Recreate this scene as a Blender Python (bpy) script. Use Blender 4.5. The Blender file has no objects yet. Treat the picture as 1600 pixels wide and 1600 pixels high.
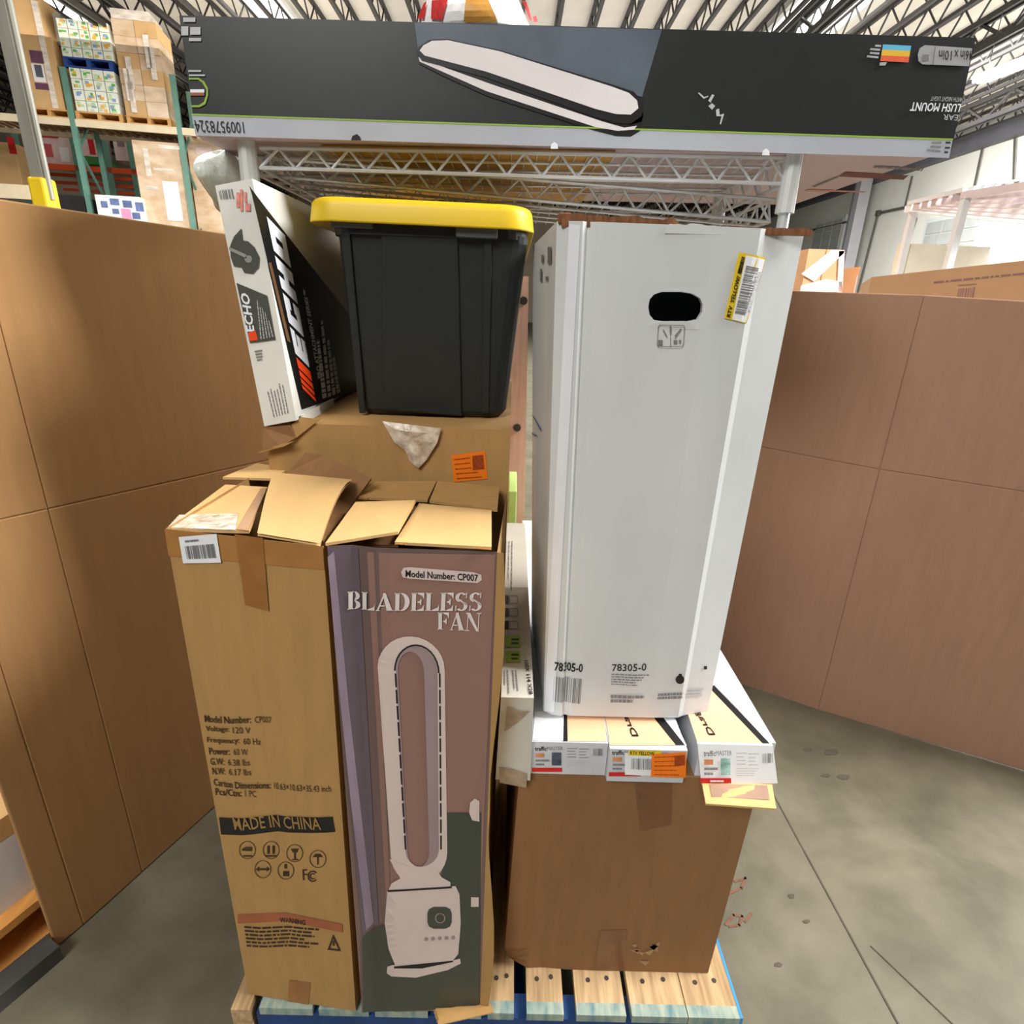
import bpy, bmesh, math, random
from mathutils import Vector as V, Matrix
from mathutils.geometry import tessellate_polygon
random.seed(7)
SC = bpy.context.scene
COL = SC.collection
# ------------------------------------------------------------------ camera
F_PX, PITCH, ROLL, YAW = 903.8, math.radians(19.95), math.radians(1.83), math.radians(0.47)
CAM = V((0, 0, 1.35))
FW = V((math.sin(YAW) * math.cos(PITCH), math.cos(YAW) * math.cos(PITCH), -math.sin(PITCH)))
_r0 = V((math.cos(YAW), -math.sin(YAW), 0)); _u0 = _r0.cross(FW)
RT = _r0 * math.cos(ROLL) + _u0 * math.sin(ROLL)
UP = -_r0 * math.sin(ROLL) + _u0 * math.cos(ROLL)
cd = bpy.data.cameras.new('camera'); cam = bpy.data.objects.new('camera', cd); COL.objects.link(cam)
cd.sensor_fit = 'HORIZONTAL'; cd.sensor_width = 36; cd.lens = 36 * F_PX / 1600; cd.clip_start = .02; cd.clip_end = 300
cam.matrix_world = Matrix(((RT.x, UP.x, -FW.x, CAM.x), (RT.y, UP.y, -FW.y, CAM.y), (RT.z, UP.z, -FW.z, CAM.z), (0, 0, 0, 1)))
SC.camera = cam
# ------------------------------------------------------------------ light and exposure
SC.view_settings.view_transform = 'Standard'; SC.view_settings.look = 'None'
SC.view_settings.exposure = 0.0; SC.view_settings.gamma = 1.0; SC.view_settings.use_curve_mapping = False
W = bpy.data.worlds.new('daylight'); SC.world = W; W.use_nodes = True
W.node_tree.nodes['Background'].inputs[0].default_value = (.93, .97, 1.0, 1); W.node_tree.nodes['Background'].inputs[1].default_value = 0.06
def area(name, loc, sx, sy, power, col, rot=(0, 0, 0)):
    l = bpy.data.lights.new(name, 'AREA'); l.shape = 'RECTANGLE'; l.size = sx; l.size_y = sy; l.energy = power; l.color = col
    o = bpy.data.objects.new(name, l); COL.objects.link(o); o.location = loc; o.rotation_euler = rot
    return o
CEIL = 7.2
area('skylight_near', (5.4, .75, CEIL - 1.5), 2.4, 2.2, 1000, (1, .98, .95), (0, math.radians(40), 0))
area('fill_behind', (-2.2, -4.4, CEIL - 1.3), 2.6, 2.6, 400, (1, .98, .95), (math.radians(36), math.radians(-16), 0))  # added fill behind the camera, lifts the carton fronts; no skylight modelled there
area('skylight_far', (8.5, 12.0, CEIL - 1.3), 10.0, 8.0, 3600, (1, .98, .95))
area('wall_fill', (9.0, 14.0, CEIL - 1.3), 5.0, 13.0, 2900, (1, .99, .97), (0, math.radians(-42), 0))  # added fill tilted at the right wall to brighten it, not a roof opening
area('skylight_rack', (-5.5, 8.0, CEIL - 1.3), 5.0, 4.0, 1000, (1, .94, .85))
area('dock_daylight', (13.6, 6.0, 2.2), 5.0, 3.4, 900, (.88, .94, 1.0), (math.radians(90), 0, math.radians(90)))
area('ceiling_fill', (5.0, 17.0, 5.2), 16.0, 12.0, 650, (1, .97, .95), (math.radians(180), 0, 0))  # added upward fill to brighten the roof deck; no fixture belongs to it
area('rack_ceiling_fill', (-7.0, 14.0, 5.9), 8.0, 6.0, 260, (1, .92, .8), (math.radians(180), 0, 0))  # second added upward fill, lightens the roof above the racking
# ------------------------------------------------------------------ projection helpers (pixel -> point on a real plane)
def ray(px, py): return RT * ((px - 800) / F_PX) + UP * ((800 - py) / F_PX) + FW
def at_y(px, py, Y): d = ray(px, py); return CAM + d * (Y / d.y)
def at_x(px, py, X): d = ray(px, py); return CAM + d * (X / d.x)
def at_z(px, py, z): d = ray(px, py); return CAM + d * ((z - CAM.z) / d.z)
def at_pl(px, py, p0, n): d = ray(px, py); return CAM + d * ((p0 - CAM).dot(n) / d.dot(n))
def proj(p):
    q = p - CAM; z = q.dot(FW); return (800 + F_PX * q.dot(RT) / z, 800 - F_PX * q.dot(UP) / z)
# ------------------------------------------------------------------ materials
def lin(c):
    return tuple((x / 255 / 12.92) if x / 255 <= .04045 else ((x / 255 + .055) / 1.055) ** 2.4 for x in c)
MATS = {}
def mat(name, rgb, rough=.7, var=.08, scale=12, stretch=(1, 1, 1), bump=0., metal=0., spec=.4, alpha=1., emit=0., rgb2=None, detail=5):
    if name in MATS: return MATS[name]
    m = bpy.data.materials.new(name); m.use_nodes = True; nt = m.node_tree; b = nt.nodes['Principled BSDF']
    b.inputs['Roughness'].default_value = rough; b.inputs['Metallic'].default_value = metal
    b.inputs['Specular IOR Level'].default_value = spec; b.inputs['Alpha'].default_value = alpha
    c = lin(rgb)
    tc = nt.nodes.new('ShaderNodeTexCoord'); mp = nt.nodes.new('ShaderNodeMapping'); mp.inputs['Scale'].default_value = stretch
    nz = nt.nodes.new('ShaderNodeTexNoise'); nz.inputs['Scale'].default_value = scale; nz.inputs['Detail'].default_value = detail
    nt.links.new(tc.outputs['Object'], mp.inputs[0]); nt.links.new(mp.outputs[0], nz.inputs['Vector'])
    rp = nt.nodes.new('ShaderNodeValToRGB'); e = rp.color_ramp.elements
    c2 = lin(rgb2) if rgb2 else tuple(min(1, x * (1 + var)) for x in c)
    e[0].position = .3; e[1].position = .7
    e[0].color = (*[x * (1 - var) for x in c], 1); e[1].color = (*c2, 1)
    nt.links.new(nz.outputs[0], rp.inputs[0]); nt.links.new(rp.outputs[0], b.inputs['Base Color'])
    if bump:
        bp = nt.nodes.new('ShaderNodeBump'); bp.inputs['Strength'].default_value = bump; bp.inputs['Distance'].default_value = .004
        nt.links.new(nz.outputs[0], bp.inputs['Height']); nt.links.new(bp.outputs[0], b.inputs['Normal'])
    if emit:
        nt.links.new(rp.outputs[0], b.inputs['Emission Color']); b.inputs['Emission Strength'].default_value = emit
    MATS[name] = m; return m
KRAFT = mat('kraft_cardboard', (172, 135, 84), .78, .07, 9, (5, 5, .9), .12, spec=.25)
KRAFTD = mat('kraft_cardboard_brown', (134, 98, 64), .8, .07, 9, (5, 5, .9), .12, spec=.25)
KRAFTL = mat('kraft_inner_liner', (214, 176, 120), .8, .05, 8, (4, 1, 1), .1, spec=.25)
SHEET = mat('cardboard_sheet', (176, 135, 90), .8, .05, 6, (7, 7, .8), .1, spec=.2)
SHEETR = mat('cardboard_sheet_dull', (162, 126, 104), .8, .05, 6, (7, 7, .8), .1, spec=.2)
EDGE = mat('corrugated_edge', (120, 78, 48), .9, .3, 160, (1, 1, .3), .5)
TAPE = mat('brown_packing_tape', (150, 100, 50), .3, .12, 30, (1, 1, 1), .2, spec=.5)
TAPEC = mat('clear_packing_tape', (196, 172, 140), .25, .25, 60, (1, 1, 1), .6, spec=.6, rgb2=(232, 220, 205))
WHITE = mat('white_carton_board', (202, 206, 208), .6, .06, 5, (2, 2, .7), .3, spec=.35)
PAPER = mat('white_label_paper', (232, 234, 238), .6, .02, 20)
WCOOL = mat('cool_white_print', (226, 230, 238), .5, .03, 20)
INK = mat('black_ink', (26, 24, 22), .6, .1, 40)
INKB = mat('brown_black_ink', (58, 42, 26), .7, .15, 40)
INKG = mat('grey_ink', (120, 120, 122), .6, .1, 40)
INKL = mat('light_grey_ink', (182, 184, 188), .6, .05, 40)
RED = mat('red_print', (196, 34, 34), .55, .06, 30)
ORANGE = mat('orange_sticker', (240, 122, 20), .5, .04, 20)
ORANGE2 = mat('orange_red_print', (232, 70, 24), .5, .05, 20)
YELLOWP = mat('yellow_print', (226, 196, 40), .5, .05, 20)
# ------------------------------------------------------------------ mesh builder
BASE = {}
class MB:
    def __init__(s): s.v = []; s.f = []; s.m = []
    def add(s, pts, faces, mi=0):
        n = len(s.v); s.v += [V(p) for p in pts]
        for f in faces: s.f.append([n + i for i in f]); s.m.append(mi)
    def hexa(s, p, mi=0):   # p: 8 points, bottom 4 ccw (seen from above) then top 4
        s.add(p, [(3, 2, 1, 0), (4, 5, 6, 7), (0, 1, 5, 4), (1, 2, 6, 5), (2, 3, 7, 6), (3, 0, 4, 7)], mi)
    def box(s, a, b, mi=0):
        x0, y0, z0 = a; x1, y1, z1 = b
        s.hexa([(x0, y0, z0), (x1, y0, z0), (x1, y1, z0), (x0, y1, z0), (x0, y0, z1), (x1, y0, z1), (x1, y1, z1), (x0, y1, z1)], mi)
    def prism(s, pts, d, mi=0):  # polygon swept along d
        n = len(pts); pts = [V(p) for p in pts]; d = V(d)
        tri = tessellate_polygon([pts])
        s.add(pts + [p + d for p in pts], [tuple(t) for t in tri] + [tuple(n + i for i in reversed(t)) for t in tri] +
              [(i, (i + 1) % n, n + (i + 1) % n, n + i) for i in range(n)], mi)
    def panel(s, pts, th, mi=0):
        a = V(pts[0]); nn = V((0, 0, 0))
        for i in range(1, len(pts) - 1): nn += (V(pts[i]) - a).cross(V(pts[i + 1]) - a)
        nn.normalize(); s.prism(pts, nn * -th, mi)
    def tube(s, p, q, r, n=6, mi=0, r2=None):
        p = V(p); q = V(q); d = (q - p).normalized(); a = d.orthogonal().normalized(); b = d.cross(a); r2 = r if r2 is None else r2
        c = [(math.cos(2 * math.pi * i / n), math.sin(2 * math.pi * i / n)) for i in range(n)]
        s.add([p + (a * x + b * y) * r for x, y in c] + [q + (a * x + b * y) * r2 for x, y in c],
              [(i, (i + 1) % n, n + (i + 1) % n, n + i) for i in range(n)] + [tuple(range(n - 1, -1, -1)), tuple(range(n, 2 * n))], mi)
    def bar(s, p, q, w, h, mi=0):   # rectangular bar p->q, w sideways, h upward
        p = V(p); q = V(q); d = (q - p).normalized(); up = V((0, 0, 1)) if abs(d.z) < .9 else V((0, 1, 0))
        a = d.cross(up).normalized() * (w / 2); u = a.cross(d).normalized() * (h / 2)
        s.hexa([p - a - u, p + a - u, q + a - u, q - a - u, p - a + u, p + a + u, q + a + u, q - a + u], mi)
    def grid(s, fn, us, vs, mi=0, flip=False):
        n = len(s.v); nu = len(us); nv = len(vs)
        for v in vs:
            for u in us: s.v.append(V(fn(u, v)))
        for j in range(nv - 1):
            for i in range(nu - 1):
                q = [n + j * nu + i, n + j * nu + i + 1, n + (j + 1) * nu + i + 1, n + (j + 1) * nu + i]
                s.f.append(q[::-1] if flip else q); s.m.append(mi)
    def loft(s, rings, mi=0, cap0=True, cap1=True):
        n0 = len(s.v); k = len(rings[0])
        for r in rings: s.v += [V(p) for p in r]
        for j in range(len(rings) - 1):
            for i in range(k):
                s.f.append([n0 + j * k + i, n0 + j * k + (i + 1) % k, n0 + (j + 1) * k + (i + 1) % k, n0 + (j + 1) * k + i]); s.m.append(mi)
        if cap0: s.f.append([n0 + i for i in range(k - 1, -1, -1)]); s.m.append(mi)
        if cap1: s.f.append([n0 + (len(rings) - 1) * k + i for i in range(k)]); s.m.append(mi)
    def build(s, name, mats, parent=None, smooth=False, merge=False, bevel=0., fixn=False):
        if not isinstance(mats, (list, tuple)): mats = [mats]
        if parent is not None: b = BASE[parent.name]
        else:
            xs = [p.x for p in s.v]; ys = [p.y for p in s.v]; zs = [p.z for p in s.v]
            b = V(((min(xs) + max(xs)) / 2, (min(ys) + max(ys)) / 2, min(zs)))
        me = bpy.data.meshes.new(name); me.from_pydata([tuple(p - b) for p in s.v], [], s.f)
        for m in mats: me.materials.append(m)
        for p, mi in zip(me.polygons, s.m): p.material_index = mi; p.use_smooth = smooth
        if merge or fixn:
            bm = bmesh.new(); bm.from_mesh(me)
            if merge: bmesh.ops.remove_doubles(bm, verts=bm.verts, dist=1e-5)
            if fixn: bmesh.ops.recalc_face_normals(bm, faces=bm.faces)
            bm.to_mesh(me); bm.free()
        me.update()
        o = bpy.data.objects.new(name, me); COL.objects.link(o)
        if parent is not None: o.parent = parent
        else: o.location = b
        BASE[o.name] = b
        if bevel:
            md = o.modifiers.new('soft_edges', 'BEVEL'); md.width = bevel; md.segments = 2; md.limit_method = 'ANGLE'; md.angle_limit = math.radians(35)
        return o
def thing(name, label, cat, base, group=None):
    o = bpy.data.objects.new(name, None); COL.objects.link(o); o.location = base; o.empty_display_size = .1
    BASE[o.name] = V(base); tag(o, label, cat, group); return o
def tag(o, label, cat, group=None):
    o['label'] = label; o['category'] = cat
    if group: o['group'] = group
    return o
def struct(o, label=None):
    o['kind'] = 'structure'
    if label: o['label'] = label
    return o
# ------------------------------------------------------------------ lettering
def text2d(body, bold=.0, res=2):
    cu = bpy.data.curves.new('t', 'FONT'); cu.body = body; cu.size = 1; cu.resolution_u = res; cu.offset = bold; cu.fill_mode = 'FRONT'
    o = bpy.data.objects.new('t', cu); me = bpy.data.meshes.new_from_object(o)
    vs = [(v.co.x, v.co.y) for v in me.vertices]; fs = [tuple(p.vertices) for p in me.polygons]
    bpy.data.objects.remove(o); bpy.data.curves.remove(cu); bpy.data.meshes.remove(me)
    return vs, fs
def polys2d(polys):
    vs = []; fs = []
    for p in polys:
        n = len(vs); vs += p
        for t in tessellate_polygon([[V((a, b, 0)) for a, b in p]]): fs.append(tuple(n + i for i in t))
    return vs, fs
def subdiv(vs, fs, L):
    """split long triangle edges so a drawing follows a bent face"""
    vs = list(vs); out = []; st = [tuple(f) for f in fs]; mid = {}
    while st:
        f = st.pop()
        if len(f) != 3: out.append(f); continue
        d = [math.dist(vs[f[i]], vs[f[(i + 1) % 3]]) for i in range(3)]; m = max(d)
        if m <= L: out.append(f); continue
        i = d.index(m); a, b, c = f[i], f[(i + 1) % 3], f[(i + 2) % 3]; k = (min(a, b), max(a, b))
        if k not in mid: mid[k] = len(vs); vs.append(((vs[a][0] + vs[b][0]) / 2, (vs[a][1] + vs[b][1]) / 2))
        st += [(a, mid[k], c), (mid[k], b, c)]
    return vs, out
def R_(x0, y0, x1, y1): return [(x0, y0), (x1, y0), (x1, y1), (x0, y1)]
def arc(cx, cy, ro, so, ri, si, a0, a1, n=12):
    A = [math.radians(a0 + (a1 - a0) * i / n) for i in range(n + 1)]
    return [(cx + ro * math.cos(a), cy + so * math.sin(a)) for a in A] + [(cx + ri * math.cos(a), cy + si * math.sin(a)) for a in reversed(A)]
_stem = [R_(.05, 0, .27, 1), R_(0, 0, .32, .05), R_(0, .95, .32, 1)]
GLY = {
 'B': (.78, _stem + [arc(.36, .75, .34, .25, .12, .2, -90, 90), arc(.36, .25, .38, .25, .14, .2, -90, 90)]),
 'L': (.76, _stem + [[(.35, 0), (.72, 0), (.72, .36), (.66, .2), (.35, .06)]]),
 'A': (.94, [[(.04, 0), (.11, 0), (.40, .78), (.36, .88)], [(.38, 1), (.50, 1), (.88, 0), (.58, 0), (.34, .92)], R_(.18, .26, .46, .32), R_(0, 0, .2, .05), R_(.54, 0, .92, .05)]),
 'D': (.86, _stem + [arc(.36, .5, .46, .5, .2, .43, -90, 90)]),
 'E': (.76, _stem + [[(.35, 1), (.35, .94), (.6, .84), (.67, .68), (.70, .68), (.70, 1)], [(.35, 0), (.70, 0), (.70, .32), (.67, .32), (.6, .16), (.35, .06)], [(.35, .47), (.46, .45), (.52, .34), (.56, .34), (.56, .66), (.52, .66), (.46, .55), (.35, .53)]]),
 'S': (.74, [arc(.33, .74, .32, .26, .12, .19, 35, 250), arc(.37, .26, .32, .26, .12, .19, -145, 75), [(.06, .72), (.2, .6), (.66, .26), (.62, .4), (.3, .62)], R_(.58, .7, .63, 1), R_(.04, 0, .09, .3)]),
 'F': (.74, _stem + [[(.35, 1), (.35, .94), (.6, .84), (.67, .68), (.70, .68), (.70, 1)], [(.35, .47), (.46, .45), (.52, .34), (.56, .34), (.56, .66), (.52, .66), (.46, .55), (.35, .53)]]),
 'N': (.96, [R_(.1, 0, .15, .94), R_(0, 0, .25, .05), [(0, 1), (.26, 1), (.86, 0), (.70, 0)], R_(.78, .08, .83, 1), R_(.68, .95, .93, 1)]),
}
def stencil2d(s):
    x = 0; P = []
    for ch in s:
        w, g = GLY[ch]
        for p in g: P.append([(a + x, b) for a, b in p])
        x += w + .03
    return polys2d(P)
def circle(cx, cy, r, n=20, sx=1.): return [(cx + r * sx * math.cos(2 * math.pi * i / n), cy + r * math.sin(2 * math.pi * i / n)) for i in range(n)]
# ------------------------------------------------------------------ cartons
def lerp(a, b, t): return a + (b - a) * t
def fr(n): return [i / n for i in range(n + 1)]
class Carton:
    """six-sided carton; u across, v up, w into depth; optional dents through deform(u,v,w)"""
    def __init__(s, f4, b4=None, depth=None, deform=None):
        s.f = [V(p) for p in f4]; s.b = [V(p) for p in b4] if b4 else [p + V(depth) for p in s.f]; s.d = deform
    def map(s, u, v, w):
        q = [lerp(s.f[i], s.b[i], w) for i in range(4)]
        p = lerp(lerp(q[0], q[1], u), lerp(q[3], q[2], u), v)
        return p + V(s.d(u, v, w)) if s.d else p
    def face(s, name):
        return {'front': lambda u, v: s.map(u, v, 0), 'right': lambda u, v: s.map(1, v, u), 'left': lambda u, v: s.map(0, v, 1 - u),
                'top': lambda u, v: s.map(u, 1, v), 'bottom': lambda u, v: s.map(u, 0, 1 - v), 'back': lambda u, v: s.map(1 - u, v, 1)}[name]
    def body(s, name, mats, parent, us=None, vs=None, ws=None, fm={}, skip=(), bevel=0.):
        us = us or fr(2); vs = vs or fr(2); ws = ws or fr(2); mb = MB()
        rev = lambda L: [1 - x for x in reversed(L)]
        for nm, a, b in (('front', us, vs), ('right', ws, vs), ('left', rev(ws), vs), ('top', us, ws), ('bottom', us, rev(ws)), ('back', rev(us), vs)):
            if nm in skip: continue
            mb.grid(s.face(nm), a, b, fm.get(nm, 0))
        return mb.build(name, mats, parent, merge=True, bevel=bevel)
    def uv(s, face, px, py):
        fn = s.face(face); u = v = .5
        for _ in range(14):
            x, y = proj(fn(u, v)); e = 1e-3
            xu, yu = proj(fn(u + e, v)); xv, yv = proj(fn(u, v + e))
            a, b, c, d = (xu - x) / e, (xv - x) / e, (yu - y) / e, (yv - y) / e
            D = a * d - b * c
            if abs(D) < 1e-9: break
            du = ((px - x) * d - b * (py - y)) / D; dv = (a * (py - y) - c * (px - x)) / D
            m = max(abs(du), abs(dv)); k = .5 / m if m > .5 else 1
            u += du * k; v += dv * k
        return u, v
    def lift(s, face, u, v, off):
        fn = s.face(face); e = 2e-3; p = fn(u, v)
        n = (fn(u + e, v) - fn(u - e, v)).cross(fn(u, v + e) - fn(u, v - e)).normalized()
        return p + n * off
    def flat(s, name, face, vf, m, parent, q=None, off=.0012):
        """lay a 2D drawing on a face; q = four pixel corners (bl,br,tr,tl) its bounding box fills, or None when already in pixels"""
        vs, fs = subdiv(*vf, 16.) if q is None else vf; mb = MB()
        if q is not None:
            xs = [a for a, b in vs]; ys = [b for a, b in vs]; x0, x1, y0, y1 = min(xs), max(xs), min(ys), max(ys)
            c = [s.uv(face, *p) for p in q]
            for a, b in vs:
                a = (a - x0) / max(1e-9, x1 - x0); b = (b - y0) / max(1e-9, y1 - y0)
                u = lerp(lerp(c[0][0], c[1][0], a), lerp(c[3][0], c[2][0], a), b); v = lerp(lerp(c[0][1], c[1][1], a), lerp(c[3][1], c[2][1], a), b)
                mb.v.append(s.lift(face, u, v, off))
        else:
            for p in vs: mb.v.append(s.lift(face, *s.uv(face, *p), off))
        mb.f = [list(f) for f in fs]; mb.m = [0] * len(fs)
        return mb.build(name, m, parent)
    def text(s, name, face, body, m, parent, q, bold=0., off=.0016): return s.flat(name, face, text2d(body, bold), m, parent, q, off)
    def poly(s, name, face, pts, m, parent, off=.0010): return s.flat(name, face, polys2d([pts]), m, parent, None, off)
    def polys(s, name, face, P, m, parent, off=.0014, q=None, join=False):
        if q is not None or join: return s.flat(name, face, polys2d(P), m, parent, q, off)
        for pl in P: o = s.flat(name, face, polys2d([pl]), m, parent, None, off)
        return o
    def patch(s, name, face, q, m, parent, n=4, off=.0010):
        """a sheet over four pixel corners, bent with the face"""
        c = [s.uv(face, *p) for p in q]; mb = MB()
        def fn(a, b):
            u = lerp(lerp(c[0][0], c[1][0], a), lerp(c[3][0], c[2][0], a), b); v = lerp(lerp(c[0][1], c[1][1], a), lerp(c[3][1], c[2][1], a), b)
            return s.lift(face, u, v, off)
        mb.grid(fn, fr(n), fr(n)); return mb.build(name, m, parent)
def bars2d(n=26, seed=1):
    r = random.Random(seed); x = 0; P = []
    for i in range(n):
        w = r.choice((.6, 1, 1.6)); P.append(R_(x, 0, x + w, 10)); x += w + r.choice((.6, 1, 1.5))
    return polys2d(P)
def dashes2d(rows, seed=1, cols=9, thick=.5, full=.9):
    r = random.Random(seed); P = []
    for j in range(rows):
        x = 0; end = 30 * r.uniform(full - .25, 1) if j else 30
        while x < end:
            w = r.uniform(.8, 4.2); P.append(R_(x, (rows - 1 - j), min(x + w, end), (rows - 1 - j) + thick)); x += w + .55
    return polys2d(P)
def ringpoly(outer, inner):
    n = len(outer); return [[outer[i], outer[(i + 1) % n], inner[(i + 1) % n], inner[i]] for i in range(n)]
# ================================================================== THE BUILDING
CONC = mat('concrete', (108, 104, 88), .5, .25, 5, (1, 1, 1), .05, spec=.35, rgb2=(126, 121, 104), detail=12)
nt = CONC.node_tree; bs = nt.nodes['Principled BSDF']; src = bs.inputs['Base Color'].links[0].from_socket
n2 = nt.nodes.new('ShaderNodeTexNoise'); n2.inputs['Scale'].default_value = 2.6; n2.inputs['Detail'].default_value = 9; n2.inputs['Roughness'].default_value = .7; n2.inputs['Distortion'].default_value = 1.2
r2_ = nt.nodes.new('ShaderNodeValToRGB'); r2_.color_ramp.elements[0].position = .35; r2_.color_ramp.elements[1].position = .68; r2_.color_ramp.elements[0].color = (.78, .77, .73, 1); r2_.color_ramp.elements[1].color = (1.06, 1.06, 1.06, 1)
mx = nt.nodes.new('ShaderNodeMix'); mx.data_type = 'RGBA'; mx.blend_type = 'MULTIPLY'; mx.inputs[0].default_value = 1
nt.links.new(nt.nodes['Texture Coordinate'].outputs['Object'], n2.inputs['Vector']); nt.links.new(n2.outputs[0], r2_.inputs[0]); nt.links.new(src, mx.inputs[6]); nt.links.new(r2_.outputs[0], mx.inputs[7]); nt.links.new(mx.outputs[2], bs.inputs['Base Color'])
JOINT = mat('joint_filler', (84, 78, 66), .9, .2, 20)
ROOF = mat('roof_deck', (206, 200, 190), .8, .06, 1.5)
STEELD = mat('dark_joist_steel', (46, 43, 42), .6, .15, 3)
WALLM = mat('painted_wall', (228, 227, 220), .7, .03, 2)
WALLB = mat('beige_wall', (196, 182, 160), .8, .05, 1)
XW, YB, XL = 15.0, 44.0, -24.0
mb = MB(); mb.box((XL, -8, -.2), (XW, YB, 0)); floor = struct(mb.build('floor', CONC))
def strip(p, q, w, name):
    a = at_z(*p, 0); b = at_z(*q, 0); d = (b - a).normalized(); n = V((-d.y, d.x, 0)) * w / 2; e = V((0, 0, .0015))
    mb = MB(); mb.prism([a - n, b - n, b + n, a + n], e); return mb.build(name, JOINT, floor)
strip((1205, 1235), (1425, 1640), .004, 'floor_joint'); strip((1360, 1478), (1530, 1640), .0028, 'floor_crack')
r = random.Random(3)
for (x, y, w, h) in ((1262, 1172, 10, 4), (1298, 1176, 14, 6), (1290, 1212, 9, 4), (1318, 1214, 12, 5), (1236, 1400, 7, 5), (1215, 1508, 8, 5), (1260, 1440, 6, 4)):
    pts = [at_z(x + w * math.cos(a) * r.uniform(.6, 1), y + h * math.sin(a) * r.uniform(.6, 1), 0) for a in [i * .785 for i in range(8)]]
    mb = MB(); mb.prism(pts, (0, 0, .0012)); mb.build('floor_stain', JOINT, floor)
# red chalk scrawl on the slab
CHALK = mat('red_chalk', (116, 84, 66), .9, .2, 60)
def stroke(name, pts, w, m, parent, h=.0014):
    P = [at_z(*p, 0) for p in pts]; mb = MB()
    for a, b in zip(P, P[1:]):
        d = (b - a).normalized(); n = V((-d.y, d.x, 0)) * w / 2; mb.prism([a - n - d * w * .3, b - n + d * w * .3, b + n + d * w * .3, a + n - d * w * .3], (0, 0, h))
    return mb.build(name, m, parent)
stroke('chalk_mark', [(1148, 1378), (1165, 1372), (1158, 1388), (1140, 1396)], .006, CHALK, floor)
stroke('chalk_mark', [(1134, 1445), (1146, 1430), (1160, 1432), (1155, 1446), (1140, 1448)], .006, CHALK, floor)
stroke('chalk_mark', [(1164, 1440), (1174, 1428)], .006, CHALK, floor)
mb = MB(); mb.box((XL, -8, CEIL), (XW, YB, CEIL + .15)); ceiling = struct(mb.build('ceiling', ROOF))
mb = MB(); mb.box((XW, -8, 0), (XW + .25, YB, CEIL)); wall_r = struct(mb.build('wall_right', WALLM))
mb = MB(); mb.box((XL, YB, 0), (XW, YB + .25, CEIL)); struct(mb.build('wall_back', WALLB))
mb = MB(); mb.box((XL - .25, -8, 0), (XL, YB, CEIL)); struct(mb.build('wall_left', WALLB))
# roof joists run away from the camera, shared mesh
def joist_mesh(y0, y1, zt, zb, rad, step):
    mb = MB(); mb.bar((0, y0, zt), (0, y1, zt), rad * 2, rad * 2); mb.bar((0, y0, zb), (0, y1, zb), rad * 2, rad * 2)
    y = y0; up = True
    while y < y1 - step:
        mb.tube((0, y, zt if up else zb), (0, y + step, zb if up else zt), rad * .55, 4); y += step; up = not up
    return mb
first = None
for i in range(44):
    x = -17 + i * .74
    if x > XW - .3: break
    big = i % 8 == 5
    if first is None:
        first = joist_mesh(6, 40, CEIL - .05, CEIL - .5, .035, .42).build('roof_joist', STEELD, ceiling)
        ob = first; ob.location.x += x
    else:
        ob = bpy.data.objects.new('roof_joist', first.data); COL.objects.link(ob); ob.parent = ceiling; ob.location.x = x
for i, x in enumerate((-8.2, 5.4, 8.9, 12.2)):
    mb = MB(); z0, z1 = CEIL - 1.0, CEIL - .52
    for dx in (-.07, .07): mb.bar((x + dx, 9, z1), (x + dx, 40, z1), .05, .1); mb.bar((x + dx, 9, z0), (x + dx, 40, z0), .05, .1)
    y = 9; up = True
    while y < 39: mb.tube((x, y, z1 if up else z0), (x, y + .8, z0 if up else z1), .035, 4); y += .8; up = not up
    mb.build('roof_girder', STEELD, ceiling)
GIRD = mat('ledger_steel', (96, 96, 104), .6, .1, 3)
mb = MB(); mb.box((XW - .35, 4, CEIL - .75), (XW, 40, CEIL - .3)); mb.build('wall_ledger', GIRD, ceiling)
SKY = mat('skylight_glow', (255, 252, 244), .5, .0, 1, emit=5.0)
SKYF = mat('skylight_frame', (200, 200, 196), .5, .05, 3)
for (px, py, w, l) in ((1282, 20, 1.5, 3.2), (410, 4, 1.0, 2.2), (72, 2, .8, 2.0)):
    c = at_z(px, py, CEIL - .06); mb = MB(); mb.box((c.x - w / 2, c.y - l / 2, CEIL - .06), (c.x + w / 2, c.y + l / 2, CEIL - .002)); o = mb.build('skylight', SKY, ceiling)
    mb = MB()
    for k in (-1, 1):
        mb.box((c.x + k * w / 2 - .05, c.y - l / 2, CEIL - .1), (c.x + k * w / 2 + .05, c.y + l / 2, CEIL - .002)); mb.box((c.x - w / 2, c.y + k * l / 2 - .05, CEIL - .1), (c.x + w / 2, c.y + k * l / 2 + .05, CEIL - .002))
    mb.build('skylight_frame', SKYF, o)

# ================================================================== PALLET UNDER THE LOAD
WOOD = mat('pale_pallet_wood', (176, 144, 104), .75, .32, 6, (14, 1, 10), .25, spec=.2, rgb2=(206, 176, 134))
BLUEP = mat('blue_pallet_paint', (24, 62, 116), .55, .2, 8, (3, 3, 1), .2)
TEALP = mat('thin_blue_overspray', (108, 150, 158), .7, .3, 14, (4, 1, 1), .2, rgb2=(176, 182, 160))
BLUEL = mat('bright_blue_paint', (56, 140, 200), .6, .1, 10)
NAIL = mat('nail_steel', (60, 54, 48), .6, .2, 30)
ZP = .14
pf = at_z(770, 1583, ZP).y; xl = at_z(402, 1572, ZP).x; xr = at_z(1154, 1580, ZP).x; pb = pf + 1.02
pallet = thing('wooden_pallet', 'blue painted wooden pallet on the concrete floor under the stacked cartons', 'pallet', ((xl + xr) / 2, pf + .5, 0))
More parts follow.
